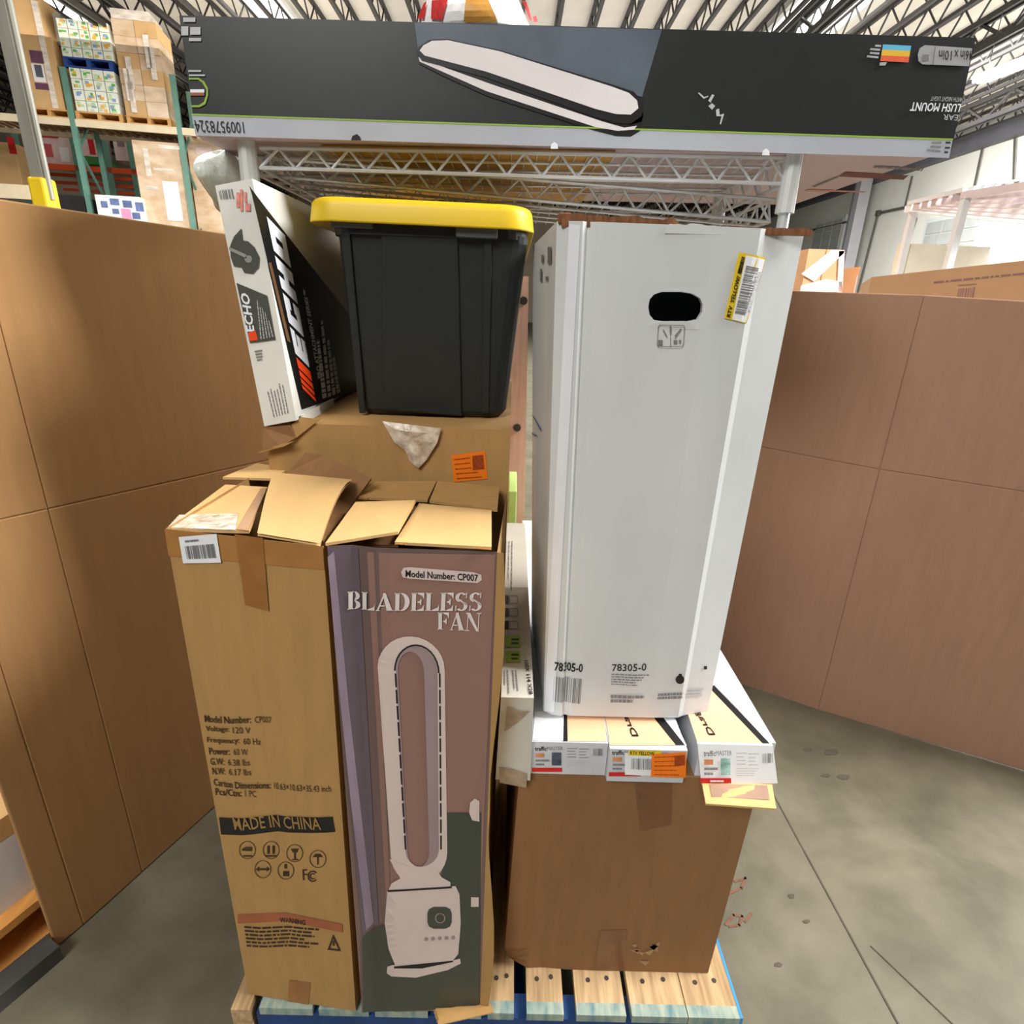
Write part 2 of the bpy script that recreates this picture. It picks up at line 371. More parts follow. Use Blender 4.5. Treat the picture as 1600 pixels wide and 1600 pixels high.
edges = [(402, 486), (496, 575), (585, 668), (680, 752), (762, 803), (823, 881), (901, 978), (987, 1073), (1074.5, 1154)]
for i, (a, b) in enumerate(edges):
    x0 = at_z(a, 1582, ZP).x; x1 = at_z(b, 1582, ZP).x; t = .018; mb = MB()
    mb.box((x0, pf, ZP - t), (x1, pf + .02, ZP), 1); mb.box((x0, pf + .02, ZP - t), (x1, pb, ZP), 0)
    o = mb.build('deck_board', [WOOD, TEALP], pallet)
    if i == len(edges) - 1:
        mb = MB(); mb.box((x1, pf, ZP - t), (x1 + .005, pb, ZP + .0006)); mb.build('painted_edge', BLUEL, o)
    for k in (.3, .7):
        x = x0 + (x1 - x0) * k; mb = MB(); mb.tube((x, pf + .055 + .01 * k, ZP - .004), (x, pf + .055 + .01 * k, ZP + .0012), .0045, 6); mb.build('nail_head', NAIL, o)
for y in (pf + .003, pf + .48, pb - .045):
    mb = MB(); mb.box((xl - .004, y, .02), (xr + .004, y + .04, ZP - .018)); mb.build('stringer', BLUEP, pallet)
for x in (xl, (xl + xr) / 2 - .05, xr - .1):
    mb = MB(); mb.box((x, pf, .001), (x + .1, pb, .02)); mb.build('bottom_board', BLUEP, pallet)
mb = MB(); mb.box((xl - .045, pf - .004, .02), (xl - .012, pf + .08, ZP)); mb.box((xl - .012, pf + .03, .05), (xl + .01, pf + .06, .11)); mb.build('raw_wood_cleat', WOOD, pallet)

# ================================================================== FAN CARTONS
def flap(name, parent, pts, zs, m, th=.004):
    """cardboard flap: pixel corners each at its own height; curved when more than 4 corners"""
    P = [at_z(px, py, z) for (px, py), z in zip(pts, zs)]
    mb = MB(); mb.panel(P, th); return mb.build(name, m, parent, fixn=True)
kbl = at_z(388, 1553, ZP + .002); kbr = at_z(556, 1580, ZP + .002)
ktl = at_y(258, 826, kbl.y); ktr = at_y(505, 853, kbr.y)
zk = (ktl.z + ktr.z) / 2
def kdef(u, v, w):
    if w > .5: return (0, 0, 0)
    K = [(0, 0), (.22, -.003), (.47, .0035), (.56, .0005), (.8, -.002), (1, 0)]
    for (a, x), (b, y) in zip(K, K[1:]):
        if a <= u <= b: d = x + (y - x) * (u - a) / (b - a); break
    else: d = 0
    return (0, d * math.sin(math.pi * min(1, max(0, v * .94 + .03))) * (1 - w), 0)
kraft = Carton([kbl, kbr, ktr, ktl], depth=(.01, .265, 0), deform=kdef)
k = thing('bladeless_fan_carton', 'tall kraft carton with creased front, spec lines and black MADE IN CHINA band', 'carton', ((kbl.x + kbr.x) / 2, kbl.y + .13, ZP))
kb = kraft.body('carton_body', [KRAFT, KRAFTD], k, [0, .11, .22, .345, .47, .56, .68, .8, .9, 1], fr(10), fr(2), fm={}, skip=('top',))
TAPEK = mat('kraft_tape', (166, 116, 62), .35, .1, 30, (1, 1, 1), .25, spec=.5)
kraft.patch('edge_tape', 'front', [(264, 868), (507, 890), (505, 854), (258, 827)], TAPEK, k, 9)
kraft.patch('center_tape', 'front', [(384, 944), (421, 954), (412, 840), (368, 834)], TAPE, k, 5, .0018)
kraft.patch('bottom_tape', 'front', [(450, 1564), (482, 1570), (486, 1535), (452, 1531)], TAPE, k, 3)
mbx = kraft.patch('shipping_label', 'front', [(288, 879), (347, 878), (340, 833), (281, 838)], PAPER, k, 3, .0025)
kraft.flat('barcode', 'front', bars2d(18, 3), INKG, k, [(295, 872), (340, 870), (336, 848), (291, 852)], .0034)
kraft.flat('label_print', 'front', dashes2d(1, 2), INKG, k, [(292, 846), (313, 844), (312, 841), (291, 843)], .0034)
spec = [('Model Number: ', 'CP007', 321, 1127, 425), ('Voltage: ', '120 V', 323, 1144, 392), ('Frequency: ', '60 Hz', 325, 1161, 408), ('Power: ', '60 W', 328, 1178, 388),
        ('G.W: ', '6.38 lbs', 330, 1194, 391), ('N.W: ', '6.17 lbs', 333, 1209, 393), ('Carton Dimensions: ', '10.63×10.63×35.43 inch', 335, 1226, 518), ('Pcs/Ctn: ', '1 PC', 338, 1241, 401)]
for i, (a, b, x, y, x2) in enumerate(spec):
    cut = x + (x2 - x) * {0: .72, 1: .56, 2: .64, 3: .58, 4: .4, 5: .38, 6: .5, 7: .68}[i]
    sl = .02 if i < 6 else .055
    f_ = lambda X: (X - x) * sl
    kraft.text('spec_text', 'front', a.strip(), INKB, k, [(x, y), (cut - 3, y + f_(cut)), (cut - 4, y - 11 + f_(cut)), (x - 1, y - 11)], .014)
    kraft.text('spec_text', 'front', b, INKB, k, [(cut + 3, y + f_(cut)), (x2, y + f_(x2)), (x2 - 1, y - 10 + f_(x2)), (cut + 2, y - 10 + f_(cut))], 0)
kraft.patch('band_print', 'front', [(346, 1303), (524, 1299), (520, 1275), (343, 1276)], INK, k, 10, .0012)
TAN = mat('tan_reverse_print', (150, 118, 70), .7, .05, 30)
kraft.text('band_text', 'front', 'MADE IN CHINA', TAN, k, [(368, 1295), (503, 1295), (500, 1276), (364, 1275)], .012, .0022)
for (cx, cy) in ((387, 1327), (424, 1327), (461, 1332), (497, 1341), (411, 1357), (447, 1359)):
    P = ringpoly([(cx + 13 * math.cos(a), cy + 14 * math.sin(a)) for a in [i * .3142 for i in range(20)]], [(cx + 12 * math.cos(a), cy + 13 * math.sin(a)) for a in [i * .3142 for i in range(20)]])
    kraft.polys('icon_ring', 'front', P, INKB, k, join=True)
P = [[(379, 1325), (385, 1322), (394, 1322), (394, 1329), (379, 1328)], R_(381, 1335, 394, 1337.5), R_(418, 1320, 421.5, 1333), R_(426, 1320, 429.5, 1333), R_(415, 1335, 433, 1337.5),
     [(455, 1325), (467, 1325), (464, 1331), (458, 1331)], R_(460, 1330, 462.5, 1341), R_(457, 1341, 466, 1343), [(489, 1338), (493, 1333), (500, 1333), (505, 1338)], R_(496, 1338, 498, 1350),
     [(400, 1357), (405, 1353), (405, 1355.5), (417, 1355.5), (417, 1353), (422, 1357), (417, 1361), (417, 1358.5), (405, 1358.5), (405, 1361)], R_(445, 1349, 449, 1356), R_(443, 1360, 452, 1368)]
kraft.polys('handling_icon', 'front', P, INKB, k)
kraft.text('certification_mark', 'front', 'F', INKB, k, [(474, 1374), (481, 1374), (480, 1357), (473, 1357)], .0)
kraft.polys('certification_mark', 'front', [arc(489, 1368, 8, 9, 6, 7, 40, 320), arc(489, 1368, 4.5, 5, 3, 3.4, 40, 320)], INKB, k)
kraft.polys('warning_band', 'front', [[(372, 1428), (372, 1442), (446, 1438), (536, 1456), (535, 1443), (446, 1425)]], mat('faded_red_print', (158, 92, 60), .7, .08, 30), k)
kraft.text('warning_text', 'front', 'WARNING', INKB, k, [(438, 1440), (478, 1444), (478, 1436), (437, 1432)], .03, .002)
kraft.flat('small_print', 'front', dashes2d(6, 5, full=.95), INKB, k, [(386, 1478), (502, 1481), (498, 1450), (382, 1446)])
tri = [(512, 1483), (533, 1485), (521, 1459)]; tri2 = [(516, 1480.5), (529, 1482), (521.3, 1465)]
kraft.polys('warning_triangle', 'front', ringpoly(tri, tri2), INKB, k, join=True); kraft.poly('warning_bolt', 'front', R_(520.3, 1469, 523, 1477), INKB, k)
# open top
flap('top_flap', k, [(259, 826), (372, 829), (389, 829), (418, 761), (352, 757)], [zk] * 5, KRAFTL)
flap('top_flap', k, [(348, 749), (402, 727), (452, 735), (426, 751)], [zk] * 4, KRAFTL)
mb = MB()   # big curled flap hinged on the front edge
a0, a1 = at_z(402, 833, zk), at_z(500, 849, zk); b0, b1 = at_z(428, 742, zk + .012), at_z(551, 760, zk + .012)
mb.grid(lambda u, v: lerp(lerp(a0, a1, u), lerp(b0, b1, u), v) + V((0, 0, .022 * math.sin(v * 2.6) * (.4 + .6 * u))), fr(6), fr(8))
mb.grid(lambda u, v: lerp(lerp(a0, a1, u), lerp(b0, b1, u), v) + V((0, 0, .022 * math.sin(v * 2.6) * (.4 + .6 * u) - .004)), fr(6), fr(8), flip=True)
mb.build('raised_top_flap', KRAFTL, k, smooth=True)
c0 = at_y(502, 842, kbr.y + .03)
Pb = [at_y(505, 846, kbr.y + .02), at_y(548, 790, kbr.y + .17), at_y(580, 747, kbr.y + .215), at_y(506, 711, kbr.y + .26), at_y(478, 706, kbr.y + .26), at_y(452, 737, kbr.y + .25)]
mb = MB(); mb.panel(Pb, .004); mb.build('standing_side_flap', KRAFTD, k, fixn=True)
flap('flap_tape', k, [(262, 824), (368, 828), (372, 802), (280, 804)], [zk + .0012] * 4, TAPEC, .0006)
flap('flap_tape', k, [(370, 827), (387, 829), (417, 763), (407, 763)], [zk + .0012] * 4, TAPEK, .0006)
# purple printed twin
q0 = at_z(566, 1583, ZP + .002); q1 = at_z(750, 1577, ZP + .002)
q3 = at_y(511, 853, q0.y); q2 = at_y(777, 862, q1.y)
zq = (q2.z + q3.z) / 2
def qdef(u, v, w):
    if w > .5: return (0, 0, 0)
    d = (.006 * (1 - abs(u - .14) / .14) if u < .28 else 0)
    return (0, d * (1 - w), 0)
purp = Carton([q0, q1, q2, q3], depth=(.01, .265, 0), deform=qdef)
p = thing('bladeless_fan_carton', 'tall carton with mauve front printed with a picture of a white bladeless fan', 'carton', ((q0.x + q1.x) / 2, q0.y + .13, ZP))
MAUVE = mat('mauve_print', (104, 86, 84), .45, .1, 3, (1, 1, .4), .05, spec=.5, rgb2=(120, 94, 88))
purp.body('carton_body', [KRAFT, MAUVE], p, [0, .07, .14, .21, .28, .45, .7, 1], fr(8), fr(2), fm={'front': 1}, skip=('top',))
VIOL = mat('violet_print', (98, 84, 94), .42, .08, 4, (1, 1, .4), .05, spec=.5)
VIOLL = mat('scuffed_violet', (138, 122, 138), .5, .2, 20, (1, 1, .3), .1)
PINKW = mat('pink_wall_print', (140, 106, 96), .45, .05, 2, spec=.5)
GREENF = mat('dark_green_floor_print', (62, 66, 58), .45, .08, 5, spec=.5)
FANW = mat('printed_white_fan', (206, 188, 182), .45, .04, 6)
FANS = mat('printed_fan_shade', (150, 130, 132), .45, .06, 6)
purp.patch('printed_side_wall', 'front', [(567, 1462), (592, 1442), (560, 856), (512, 855)], VIOL, p, 8, .0010)
purp.polys('scuffed_crease', 'front', [[(512, 870), (522, 860), (545, 1100), (584, 1440), (572, 1452), (548, 1250), (528, 1060)]], VIOLL, p, .0016)
purp.patch('printed_wall', 'front', [(606, 1450), (749, 1450), (774, 866), (574, 862)], PINKW, p, 6, .0010)
purp.poly('printed_floor', 'front', [(568, 1580), (749, 1574), (752, 1268), (690, 1268), (690, 1440), (592, 1445), (566, 1463)], GREENF, p, .0016)
def stad(L, Rr, top, Lb, Rb, bot, n=14):
    t = [(lerp(L[0], Rr[0], .5) - (Rr[0] - L[0]) / 2 * math.cos(a), lerp(L[1], Rr[1], (1 - math.cos(a)) / 2) - (lerp(L[1], Rr[1], .5) - top) * math.sin(a)) for a in [math.pi * i / n for i in range(n + 1)]]
    b = [(lerp(Lb[0], Rb[0], .5) + (Rb[0] - Lb[0]) / 2 * math.cos(a), lerp(Lb[1], Rb[1], (1 + math.cos(a)) / 2) + (bot - lerp(Lb[1], Rb[1], .5)) * math.sin(a)) for a in [math.pi * i / n for i in range(n + 1)]]
    return t + b
so = stad((591, 1040), (695, 1045), 993, (611, 1335), (699, 1330), 1378)
si = stad((619, 1046), (684, 1050), 1008, (634, 1328), (686, 1325), 1352)
si2 = stad((622, 1046), (663, 1050), 1017, (637, 1326), (671, 1327), 1353)
purp.polys('fan_ring_print', 'front', ringpoly(so, si), FANW, p, .0022, join=True)
purp.polys('fan_ring_shade', 'front', ringpoly(si, si2), FANS, p, .0022, join=True)
L1 = stad((616, 1046), (687, 1050), 1005, (632, 1328), (689, 1325), 1356)
rp = ringpoly(stad((618.5, 1046), (684.5, 1050), 1007.5, (634.5, 1328), (686.5, 1325), 1353), L1)
purp.polys('fan_slot_print', 'front', [q for i, q in enumerate(rp) if i < 14], INK, p, .0028, join=True)
P = []
for i in range(11):
    t0, t1 = i / 11, (i + .86) / 11
    for (xa, xb) in ((617, 633), (686, 688)):
        f_ = lambda t: lerp(xa, xb, t)
        P.append([(f_(t0), lerp(1050, 1328, t0)), (f_(t0) + 2.4, lerp(1050, 1328, t0)), (f_(t1) + 2.4, lerp(1050, 1328, t1)), (f_(t1), lerp(1050, 1328, t1))])
purp.polys('fan_slot_print', 'front', P, INK, p, .0033)
purp.polys('fan_base_print', 'front', [[(609, 1340), (640, 1352), (680, 1352), (690, 1368), (704, 1376), (704, 1384), (608, 1388), (612, 1378), (626, 1370)],
    [(606, 1390), (712, 1382), (718, 1395), (720, 1440), (716, 1488), (708, 1498), (660, 1506), (618, 1506), (608, 1480), (602, 1440)],
    [(606, 1508), (614, 1505), (660, 1508), (712, 1497), (719, 1495), (720, 1503), (700, 1513), (650, 1525), (612, 1523), (605, 1518)]], FANW, p, .0027)
purp.polys('fan_seam_print', 'front', [[(607, 1388), (706, 1382), (706, 1385), (607, 1391)], [(616, 1507), (708, 1498), (708, 1500), (660, 1510), (616, 1510)]], INK, p, .0033)
rr = [(668 + 38 * a, 1414 + 34 * b) for a, b in ((.25, 0), (.75, 0), (.93, .1), (1, .3), (1, .7), (.93, .9), (.75, 1), (.25, 1), (.07, .9), (0, .7), (0, .3), (.07, .1))]
purp.polys('fan_display_print', 'front', [rr], GREENF, p, .0033)
purp.polys('fan_button_print', 'front', [circle(666 + 10.5 * i, 1464 - i * .6, 3, 8) for i in range(5)] , FANS, p, .0039); purp.polys('fan_dial_print', 'front', ringpoly(circle(688, 1431, 8, 16), circle(688, 1431, 6.5, 16)), FANS, p, .0039, join=True)
purp.polys('printed_vase', 'front', [[(735, 1252), (742, 1246), (749, 1250), (749, 1282), (738, 1280), (733, 1268)], R_(736, 1400, 748, 1415)], FANW, p, .0022)
rb = [(627, 893), (631, 886), (640, 885), (740, 893), (752, 897), (753, 905), (746, 910), (640, 903), (630, 901)]
purp.polys('model_badge', 'front', [rb], FANW, p, .0022)
purp.text('model_text', 'front', 'Model Number: CP007', INK, p, [(634, 900), (747, 907), (747, 896), (634, 889)], .02, .003)
TITLE = mat('title_print', (214, 204, 202), .5, .05, 20)
purp.flat('title_lettering', 'front', stencil2d('BLADELESS'), TITLE, p, [(543, 951), (752, 953), (754, 924), (543, 923)], .003)
purp.flat('title_lettering', 'front', stencil2d('FAN'), TITLE, p, [(684, 982), (750, 985), (752, 956), (684, 955)], .003)
purp.poly('corner_tape', 'right', [(777, 863), (768, 1578), (756, 1578), (768, 863)], KRAFT, p) if False else None
mb = MB()
e0, e1, e2, e3 = q1, q2, q2 + V((.006, -.003, 0)), q1 + V((.012, -.006, 0))
mb.grid(lambda u, v: lerp(lerp(q1, q2, v), lerp(q1 + V((.014, -.002, 0)), q2 + V((.005, -.001, 0)), v), u) + V((.008 * math.sin(v * 9) * u, -.0025, 0)), fr(2), fr(12)); mb.build('bent_side_edge', KRAFT, p, smooth=True)
flap('top_flap', p, [(509, 853), (556, 788), (650, 785), (622, 835)], [zq + .001, zq + .012, zq + .012, zq + .012], KRAFTL)
flap('top_flap', p, [(617, 851), (655, 790), (768, 801), (768, 859)], [zq + .001] * 4, KRAFTL)
flap('top_flap', p, [(556, 780), (588, 755), (682, 755), (668, 785)], [zq] * 4, KRAFT)
flap('top_flap', p, [(671, 786), (684, 755), (780, 764), (777, 800)], [zq + .002] * 4, KRAFT)
flap('flap_tape', p, [(742, 857), (768, 859), (768, 803), (754, 801)], [zq + .003] * 4, TAPEK, .0006)
flap('flap_tape', p, [(618, 850), (630, 851), (662, 792), (656, 790)], [zq + .003] * 4, TAPEK, .0006)
flap('inner_flap', p, [(512, 851), (622, 851), (660, 780), (560, 778)], [zq - .012] * 4, KRAFTD)
# torn fringe of board on the pallet at the carton foot
mb = MB()
for i in range(6):
    a = at_z(678 + i * 1.5, 1567 + i * 4.5, ZP + .003 + .003 * i); b = at_z(758 + i * 2, 1552 + i * 4, ZP + .004 + .003 * i); d = (b - a)
    mb.panel([a, b, b + V((.004, -.012, .002)), a + V((0, -.014, .002))], .002)
mb.build('torn_bottom_flap', KRAFT, p, fixn=True)
# ================================================================== TALL PLAIN CARTON BEHIND, WITH TOTE ON TOP
YT = .975
tbr = at_y(782, 770, YT); tl_ = at_y(413, 660, YT); tr_ = at_y(798, 672, YT); zt = (tl_.z + tr_.z) / 2
tall = Carton([(at_y(425, 760, YT).x, YT, ZP + .001), (tbr.x + .003, YT, ZP + .001), (tr_.x, YT, zt), (tl_.x, YT, zt)], depth=(0, .66, 0))
t = thing('plain_carton', 'tall plain brown carton under the black tote, with a small orange sticker', 'carton', ((tl_.x + tr_.x) / 2, YT + .33, ZP))
tall.body('carton_body', [KRAFT], t, fr(4), fr(4), fr(3))
st = tall.patch('orange_sticker', 'front', [(709, 753), (762, 748), (758, 704), (705, 711)], ORANGE, t, 3, .0012)
tall.flat('sticker_code', 'front', polys2d([R_(0, 0, 1, 1)]), mat('sticker_dark_print', (150, 62, 10), .6, .3, 300), t, [(739, 734), (757, 732), (755, 710), (738, 712)], .002)
tall.flat('sticker_print', 'front', dashes2d(5, 8, thick=.22), mat('sticker_dark_print', (150, 62, 10)), t, [(714, 748), (757, 745), (734, 714), (709, 717)], .002)
r = random.Random(5); pts = [(598, 657), (640, 662), (690, 668), (684, 690), (668, 716), (655, 730), (642, 722), (634, 704), (618, 690)]
c = (646, 684); mb = MB(); P = []
for i, q in enumerate(pts): P.append(tall.lift('front', *tall.uv('front', *q), .002 + .006 * r.random()))
cc = tall.lift('front', *tall.uv('front', *c), .009); n = len(P)
mid = [lerp(cc, P[i], .55) + V((0, -.006 * r.random(), 0)) for i in range(n)]
mb.add(P + mid + [cc], [(i, (i + 1) % n, n + (i + 1) % n, n + i) for i in range(n)] + [(n + i, n + (i + 1) % n, 2 * n) for i in range(n)]); mb.build('crumpled_clear_tape', TAPEC, t)
mb = MB(); mb.panel([at_y(411, 668, YT - .004), at_y(455, 664, YT - .004), at_y(463, 684, YT - .004), at_y(440, 698, YT - .012), at_y(411, 702, YT - .012)], .004); mb.build('torn_flap', KRAFTD, t, fixn=True)
mb = MB(); mb.panel([at_y(411, 700, YT - .003), at_y(463, 684, YT - .006), at_y(500, 655, YT - .003), at_y(470, 652, YT - .003)], .003); mb.build('torn_flap', KRAFT, t, fixn=True)
mb = MB(); mb.panel([at_y(403, 708, YT - .01), at_y(416, 700, YT - .012), at_y(460, 689, YT - .014), at_y(445, 697, YT - .014)], .003); mb.build('torn_flap', KRAFT, t, fixn=True)
# ---- tote
TOTEM = mat('black_tote_plastic', (33, 37, 36), .5, .08, 30, (1, 1, 1), .04, spec=.4)
LIDM = mat('yellow_lid_plastic', (212, 178, 14), .45, .03, 20, (1, 1, 1), .03, spec=.45)
GRIP = mat('grey_latch_plastic', (84, 86, 86), .5, .05, 20)
Y0 = 1.065
b0 = at_y(556, 644, Y0); b1 = at_y(790, 660, Y0); zb = zt + .0015
u0 = at_y(520, 356, Y0 - .03); u1 = at_y(826, 372, Y0 - .03); zu = (u0.z + u1.z) / 2
def rrect(x0, x1, y0, y1, rad, z, n=5, tilt=0.):
    pts = []
    for cx, cy, a in ((x1 - rad, y0 + rad, -90), (x1 - rad, y1 - rad, 0), (x0 + rad, y1 - rad, 90), (x0 + rad, y0 + rad, 180)):
        for i in range(n + 1):
            w = math.radians(a + 90 * i / n); x = cx + rad * math.cos(w); pts.append(V((x, cy + rad * math.sin(w), z + tilt * (x - (x0 + x1) / 2))))
    return pts
TL = .62
tote = thing('storage_tote', 'black plastic storage tote with a yellow snap lid', 'tote', ((b0.x + b1.x) / 2, Y0 + TL / 2, zb))
mb = MB(); N = 8; rings = [rrect(b0.x + .01, b1.x - .01, Y0 + .01, Y0 + TL - .05, .03, zb), rrect(b0.x, b1.x, Y0, Y0 + TL - .04, .035, zb + .012)]
for i in range(1, N + 1):
    q = i / N; rings.append(rrect(lerp(b0.x, u0.x, q), lerp(b1.x, u1.x, q), Y0 - .03 * q, Y0 + TL - .04 + .03 * q, .035, lerp(zb + .012, zu, q)))
mb.loft(rings); mb.build('tote_body', TOTEM, tote, smooth=False)
def tfront(px, py, off=0.):  # point on the sloping tote front
    n = V((0, -(zu - zb), -.03)).normalized(); return at_pl(px, py, V((0, Y0, zb + .012)), n) + n * off
mb = MB(); mb.prism([tfront(597, 362), tfront(716, 368), tfront(722, 650), tfront(600, 640)], (0, -.006, 0)); mb.build('raised_center_panel', TOTEM, tote, bevel=.003, fixn=True)
for a, b, c, d in ((534, 548, 562, 572), (756, 770, 752, 764)):
    mb = MB(); mb.prism([tfront(a, 364), tfront(b, 365), tfront(d, 645), tfront(c, 645)], (0, -.005, 0)); mb.build('side_rib', TOTEM, tote, bevel=.002, fixn=True)
for a, b, y in ((520, 585, 346), (713, 778, 362)):
    mb = MB(); mb.prism([tfront(a, y - 12), tfront(b, y - 10), tfront(b, y + 13), tfront(a, y + 10)], (0, -.016, 0)); mb.build('latch_tab', GRIP, tote, bevel=.003, fixn=True)
l0 = at_y(477, 330, Y0 - .055); l1 = at_y(836, 345, Y0 - .055); zl0 = at_y(650, 352, Y0 - .055).z; zl1 = at_y(650, 311, Y0 - .055).z
YE = Y0 + TL + .04; YF = Y0 - .055
mb = MB(); tl = -.012
R2 = lambda e, z, rad=.045: rrect(l0.x - .006 + e, l1.x - e, YF + e, YE - e, rad, z, 7, tl)
mb.loft([R2(.014, zl0 + .006), R2(.002, zl0 + .001), R2(.0, zl0), R2(.0, zl0 + .003), R2(.003, zl1 - .012), R2(.004, zl1 - .008), R2(.007, zl1 - .003), R2(.012, zl1), R2(.016, zl1), R2(.03, zl1 + .001), R2(.032, zl1), R2(.036, zl1 - .008, .03)]); mb.build('lid', LIDM, tote, smooth=True)
mb = MB(); mb.loft([rrect(u0.x - .006, u1.x - .002, Y0 - .036, YE - .03, .045, zu - .006), rrect(u0.x - .006, u1.x - .002, Y0 - .036, YE - .03, .045, zl0 + .012)]); mb.build('tote_rim', TOTEM, tote)
# ---- long trimmer-attachment carton leaning at the left
YE0 = .965
WBOX = mat('white_printed_board', (222, 222, 216), .5, .03, 12, spec=.4)
BLK = mat('black_print', (18, 18, 18), .42, .1, 20, spec=.45)
ech = Carton([at_y(413, 666, YE0), at_y(463, 657, YE0), at_y(394, 279, YE0), at_y(336, 290, YE0)], depth=(.0, .62, .0))
zmin = min(q.z for q in ech.f)
e = thing('tool_attachment_carton', 'white and black carton with big sideways ECHO lettering, leaning left of the tote', 'carton', (sum(q.x for q in ech.f) / 4, YE0 + .3, zmin))
ech.body('carton_body', [WBOX], e, fr(3), fr(6), fr(6))
ech.poly('black_panel_print', 'right', [(471, 640), (392, 302), (388, 290), (420, 332), (470, 396), (520, 460), (600, 560), (600, 596)], BLK, e)
def echo2d():
    P = []; x = 0
    for w in (.12, .14, .18, .3): P.append(R_(x, 0, x + w, 1)); x += w + .06
    G = {'E': [R_(0, 0, .38, 1), R_(.38, 0, .85, .29), R_(.38, .36, .8, .64), R_(.38, .71, .85, 1)],
         'C': [R_(0, 0, .38, 1), R_(.38, 0, .9, .29), R_(.38, .71, .9, 1), R_(.55, .6, .9, .71), R_(.55, .29, .9, .4)],
         'H': [R_(0, 0, .38, 1), R_(.56, 0, .94, 1), R_(.38, .38, .56, .66)], 'O': [R_(0, 0, .38, 1), R_(.56, 0, .94, 1), R_(.38, 0, .56, .3), R_(.38, .7, .56, 1)]}
    P2 = []; x += .06
    for ch, w in (('E', .95), ('C', 1.0), ('H', 1.04), ('O', .94)):
        P2 += [[(a + x, b) for a, b in g] for g in G[ch]]; x += w + .04
    return P, P2, x
P1, P2, tot = echo2d()
# common frame: text runs up the face; fit both colour groups in one bounding quad
Q = [(492, 628), (443, 366), (414, 336), (471, 607)]
def sub(P, Q):
    xs = [a for p_ in P for a, b in p_]; s0, s1 = min(xs) / tot, max(xs) / tot
    # perspective-aware split along the run: letters shrink toward the top only slightly
    L = lambda a, b, q_: (lerp(a[0], b[0], q_), lerp(a[1], b[1], q_))
    return [L(Q[0], Q[1], s0), L(Q[0], Q[1], s1), L(Q[3], Q[2], s1), L(Q[3], Q[2], s0)]
ech.polys('logo_stripes', 'right', P1, ORANGE2, e, .0022, q=sub(P1, Q))
ech.polys('logo_lettering', 'right', P2, WCOOL, e, .0022, q=sub(P2, Q))
ech.text('series_text', 'right', 'PRO ATTACHMENT SERIES™', WCOOL, e, [(501, 590), (477, 455), (471, 452), (495, 592)], .03, .0022)
for i, (q, n_) in enumerate(((((509, 621), (497, 530), (493, 532), (502, 623)), 1), (((516, 619), (503, 500), (499, 502), (511, 621)), 1), (((523, 616), (513, 530), (509, 532), (518, 618)), 1), (((530, 613), (521, 556), (517, 558), (525, 615)), 1))):
    ech.flat('product_print', 'right', dashes2d(n_, 50 + i, full=1), WCOOL, e, list(q), .0022)
ech.patch('torn_edge', 'front', [(455, 535), (450, 532), (421, 411), (425, 410)], KRAFTD, e, 3, .003)
ech.flat('barcode', 'front', bars2d(9, 4), INKG, e, [(345, 312), (366, 310), (363, 295), (342, 298)])
ech.polys('import_stamp', 'front', [R_(370, 301, 375, 324), R_(376, 296, 380, 330), R_(382, 300, 386, 316), R_(384, 318, 392, 330)], mat('salmon_print', (226, 140, 128), .6, .2, 200), e)
G = (110, 112, 104)
WHL = mat('printed_wheel_dark', (72, 74, 68), .5, .1, 30); WHG = mat('printed_wheel_grey', (140, 142, 136), .5, .1, 30)
ech.polys('wheel_print', 'front', [[(361, 402), (360, 385), (366, 370), (378, 357), (380, 376), (388, 377), (398, 386), (406, 402), (405, 418), (396, 428), (382, 426), (378, 418), (366, 416)]], WHL, e)
ech.polys('wheel_print', 'front', [ [(359, 386), (386, 398), (386, 404), (359, 391)], circle(389, 405, 6, 10)], WHG, e, .002)
ech.polys('carton_end_panel', 'front', [[(370, 442), (418, 462), (431, 531), (391, 536)]], WHL, e)
ech.text('end_panel_logo', 'front', 'ECHO', WCOOL, e, [(399, 518), (390, 460), (376, 456), (386, 518)], .03, .0022)
ech.polys('end_panel_stripe', 'front', [[(388, 520), (400, 516), (404, 531), (392, 533)]], ORANGE2, e, .0022)
ech.flat('end_panel_print', 'front', dashes2d(5, 12, thick=.4), INKL, e, [(428, 526), (418, 488), (402, 468), (408, 530)], .0022)
ech.flat('care_print', 'front', dashes2d(6, 15, thick=.3), INKG, e, [(451, 645), (440, 588), (418, 612), (428, 652)])
ech.flat('code_print', 'front', dashes2d(4, 16, cols=4, thick=.6), INKG, e, [(402, 564), (413, 562), (410, 546), (398, 548)])
mb = MB(); mb.panel([ech.lift('bottom', .95, .99, -.001), ech.lift('right', .02, .02, .004), ech.lift('right', .30, .02, .006), ech.lift('right', .31, -.03, .004), ech.lift('right', .02, -.035, .006)][1:], .003); mb.build('loose_bottom_flap', WBOX, e, fixn=True)
# ---- milky poly bag behind it
POLY = mat('milky_poly_film', (232, 240, 232), .25, .06, 60, (1, 1, 1), 1., spec=.7)
def lump(name, c, rx, ry, rz, m, seed=1, n=14, k=.16):
    r = random.Random(seed); mb = MB(); ph = [r.uniform(0, 6) for _ in range(6)]; rings = []
    for j in range(1, n):
        a = math.pi * j / n - math.pi / 2; ring = []
        for i in range(20):
            b = 2 * math.pi * i / 20; d = 1 + k * (math.sin(3 * b + ph[0] + 2 * a) * .5 + math.sin(5 * b + ph[1]) * .3 + math.sin(4 * a + ph[2] + b) * .4)
            ring.append(c + V((rx * d * math.cos(a) * math.cos(b), ry * d * math.cos(a) * math.sin(b), rz * (1 + k * .3 * math.sin(3 * b + ph[3])) * math.sin(a))))
        rings.append(ring)
    mb.loft(rings); return mb.build(name, m, smooth=True)
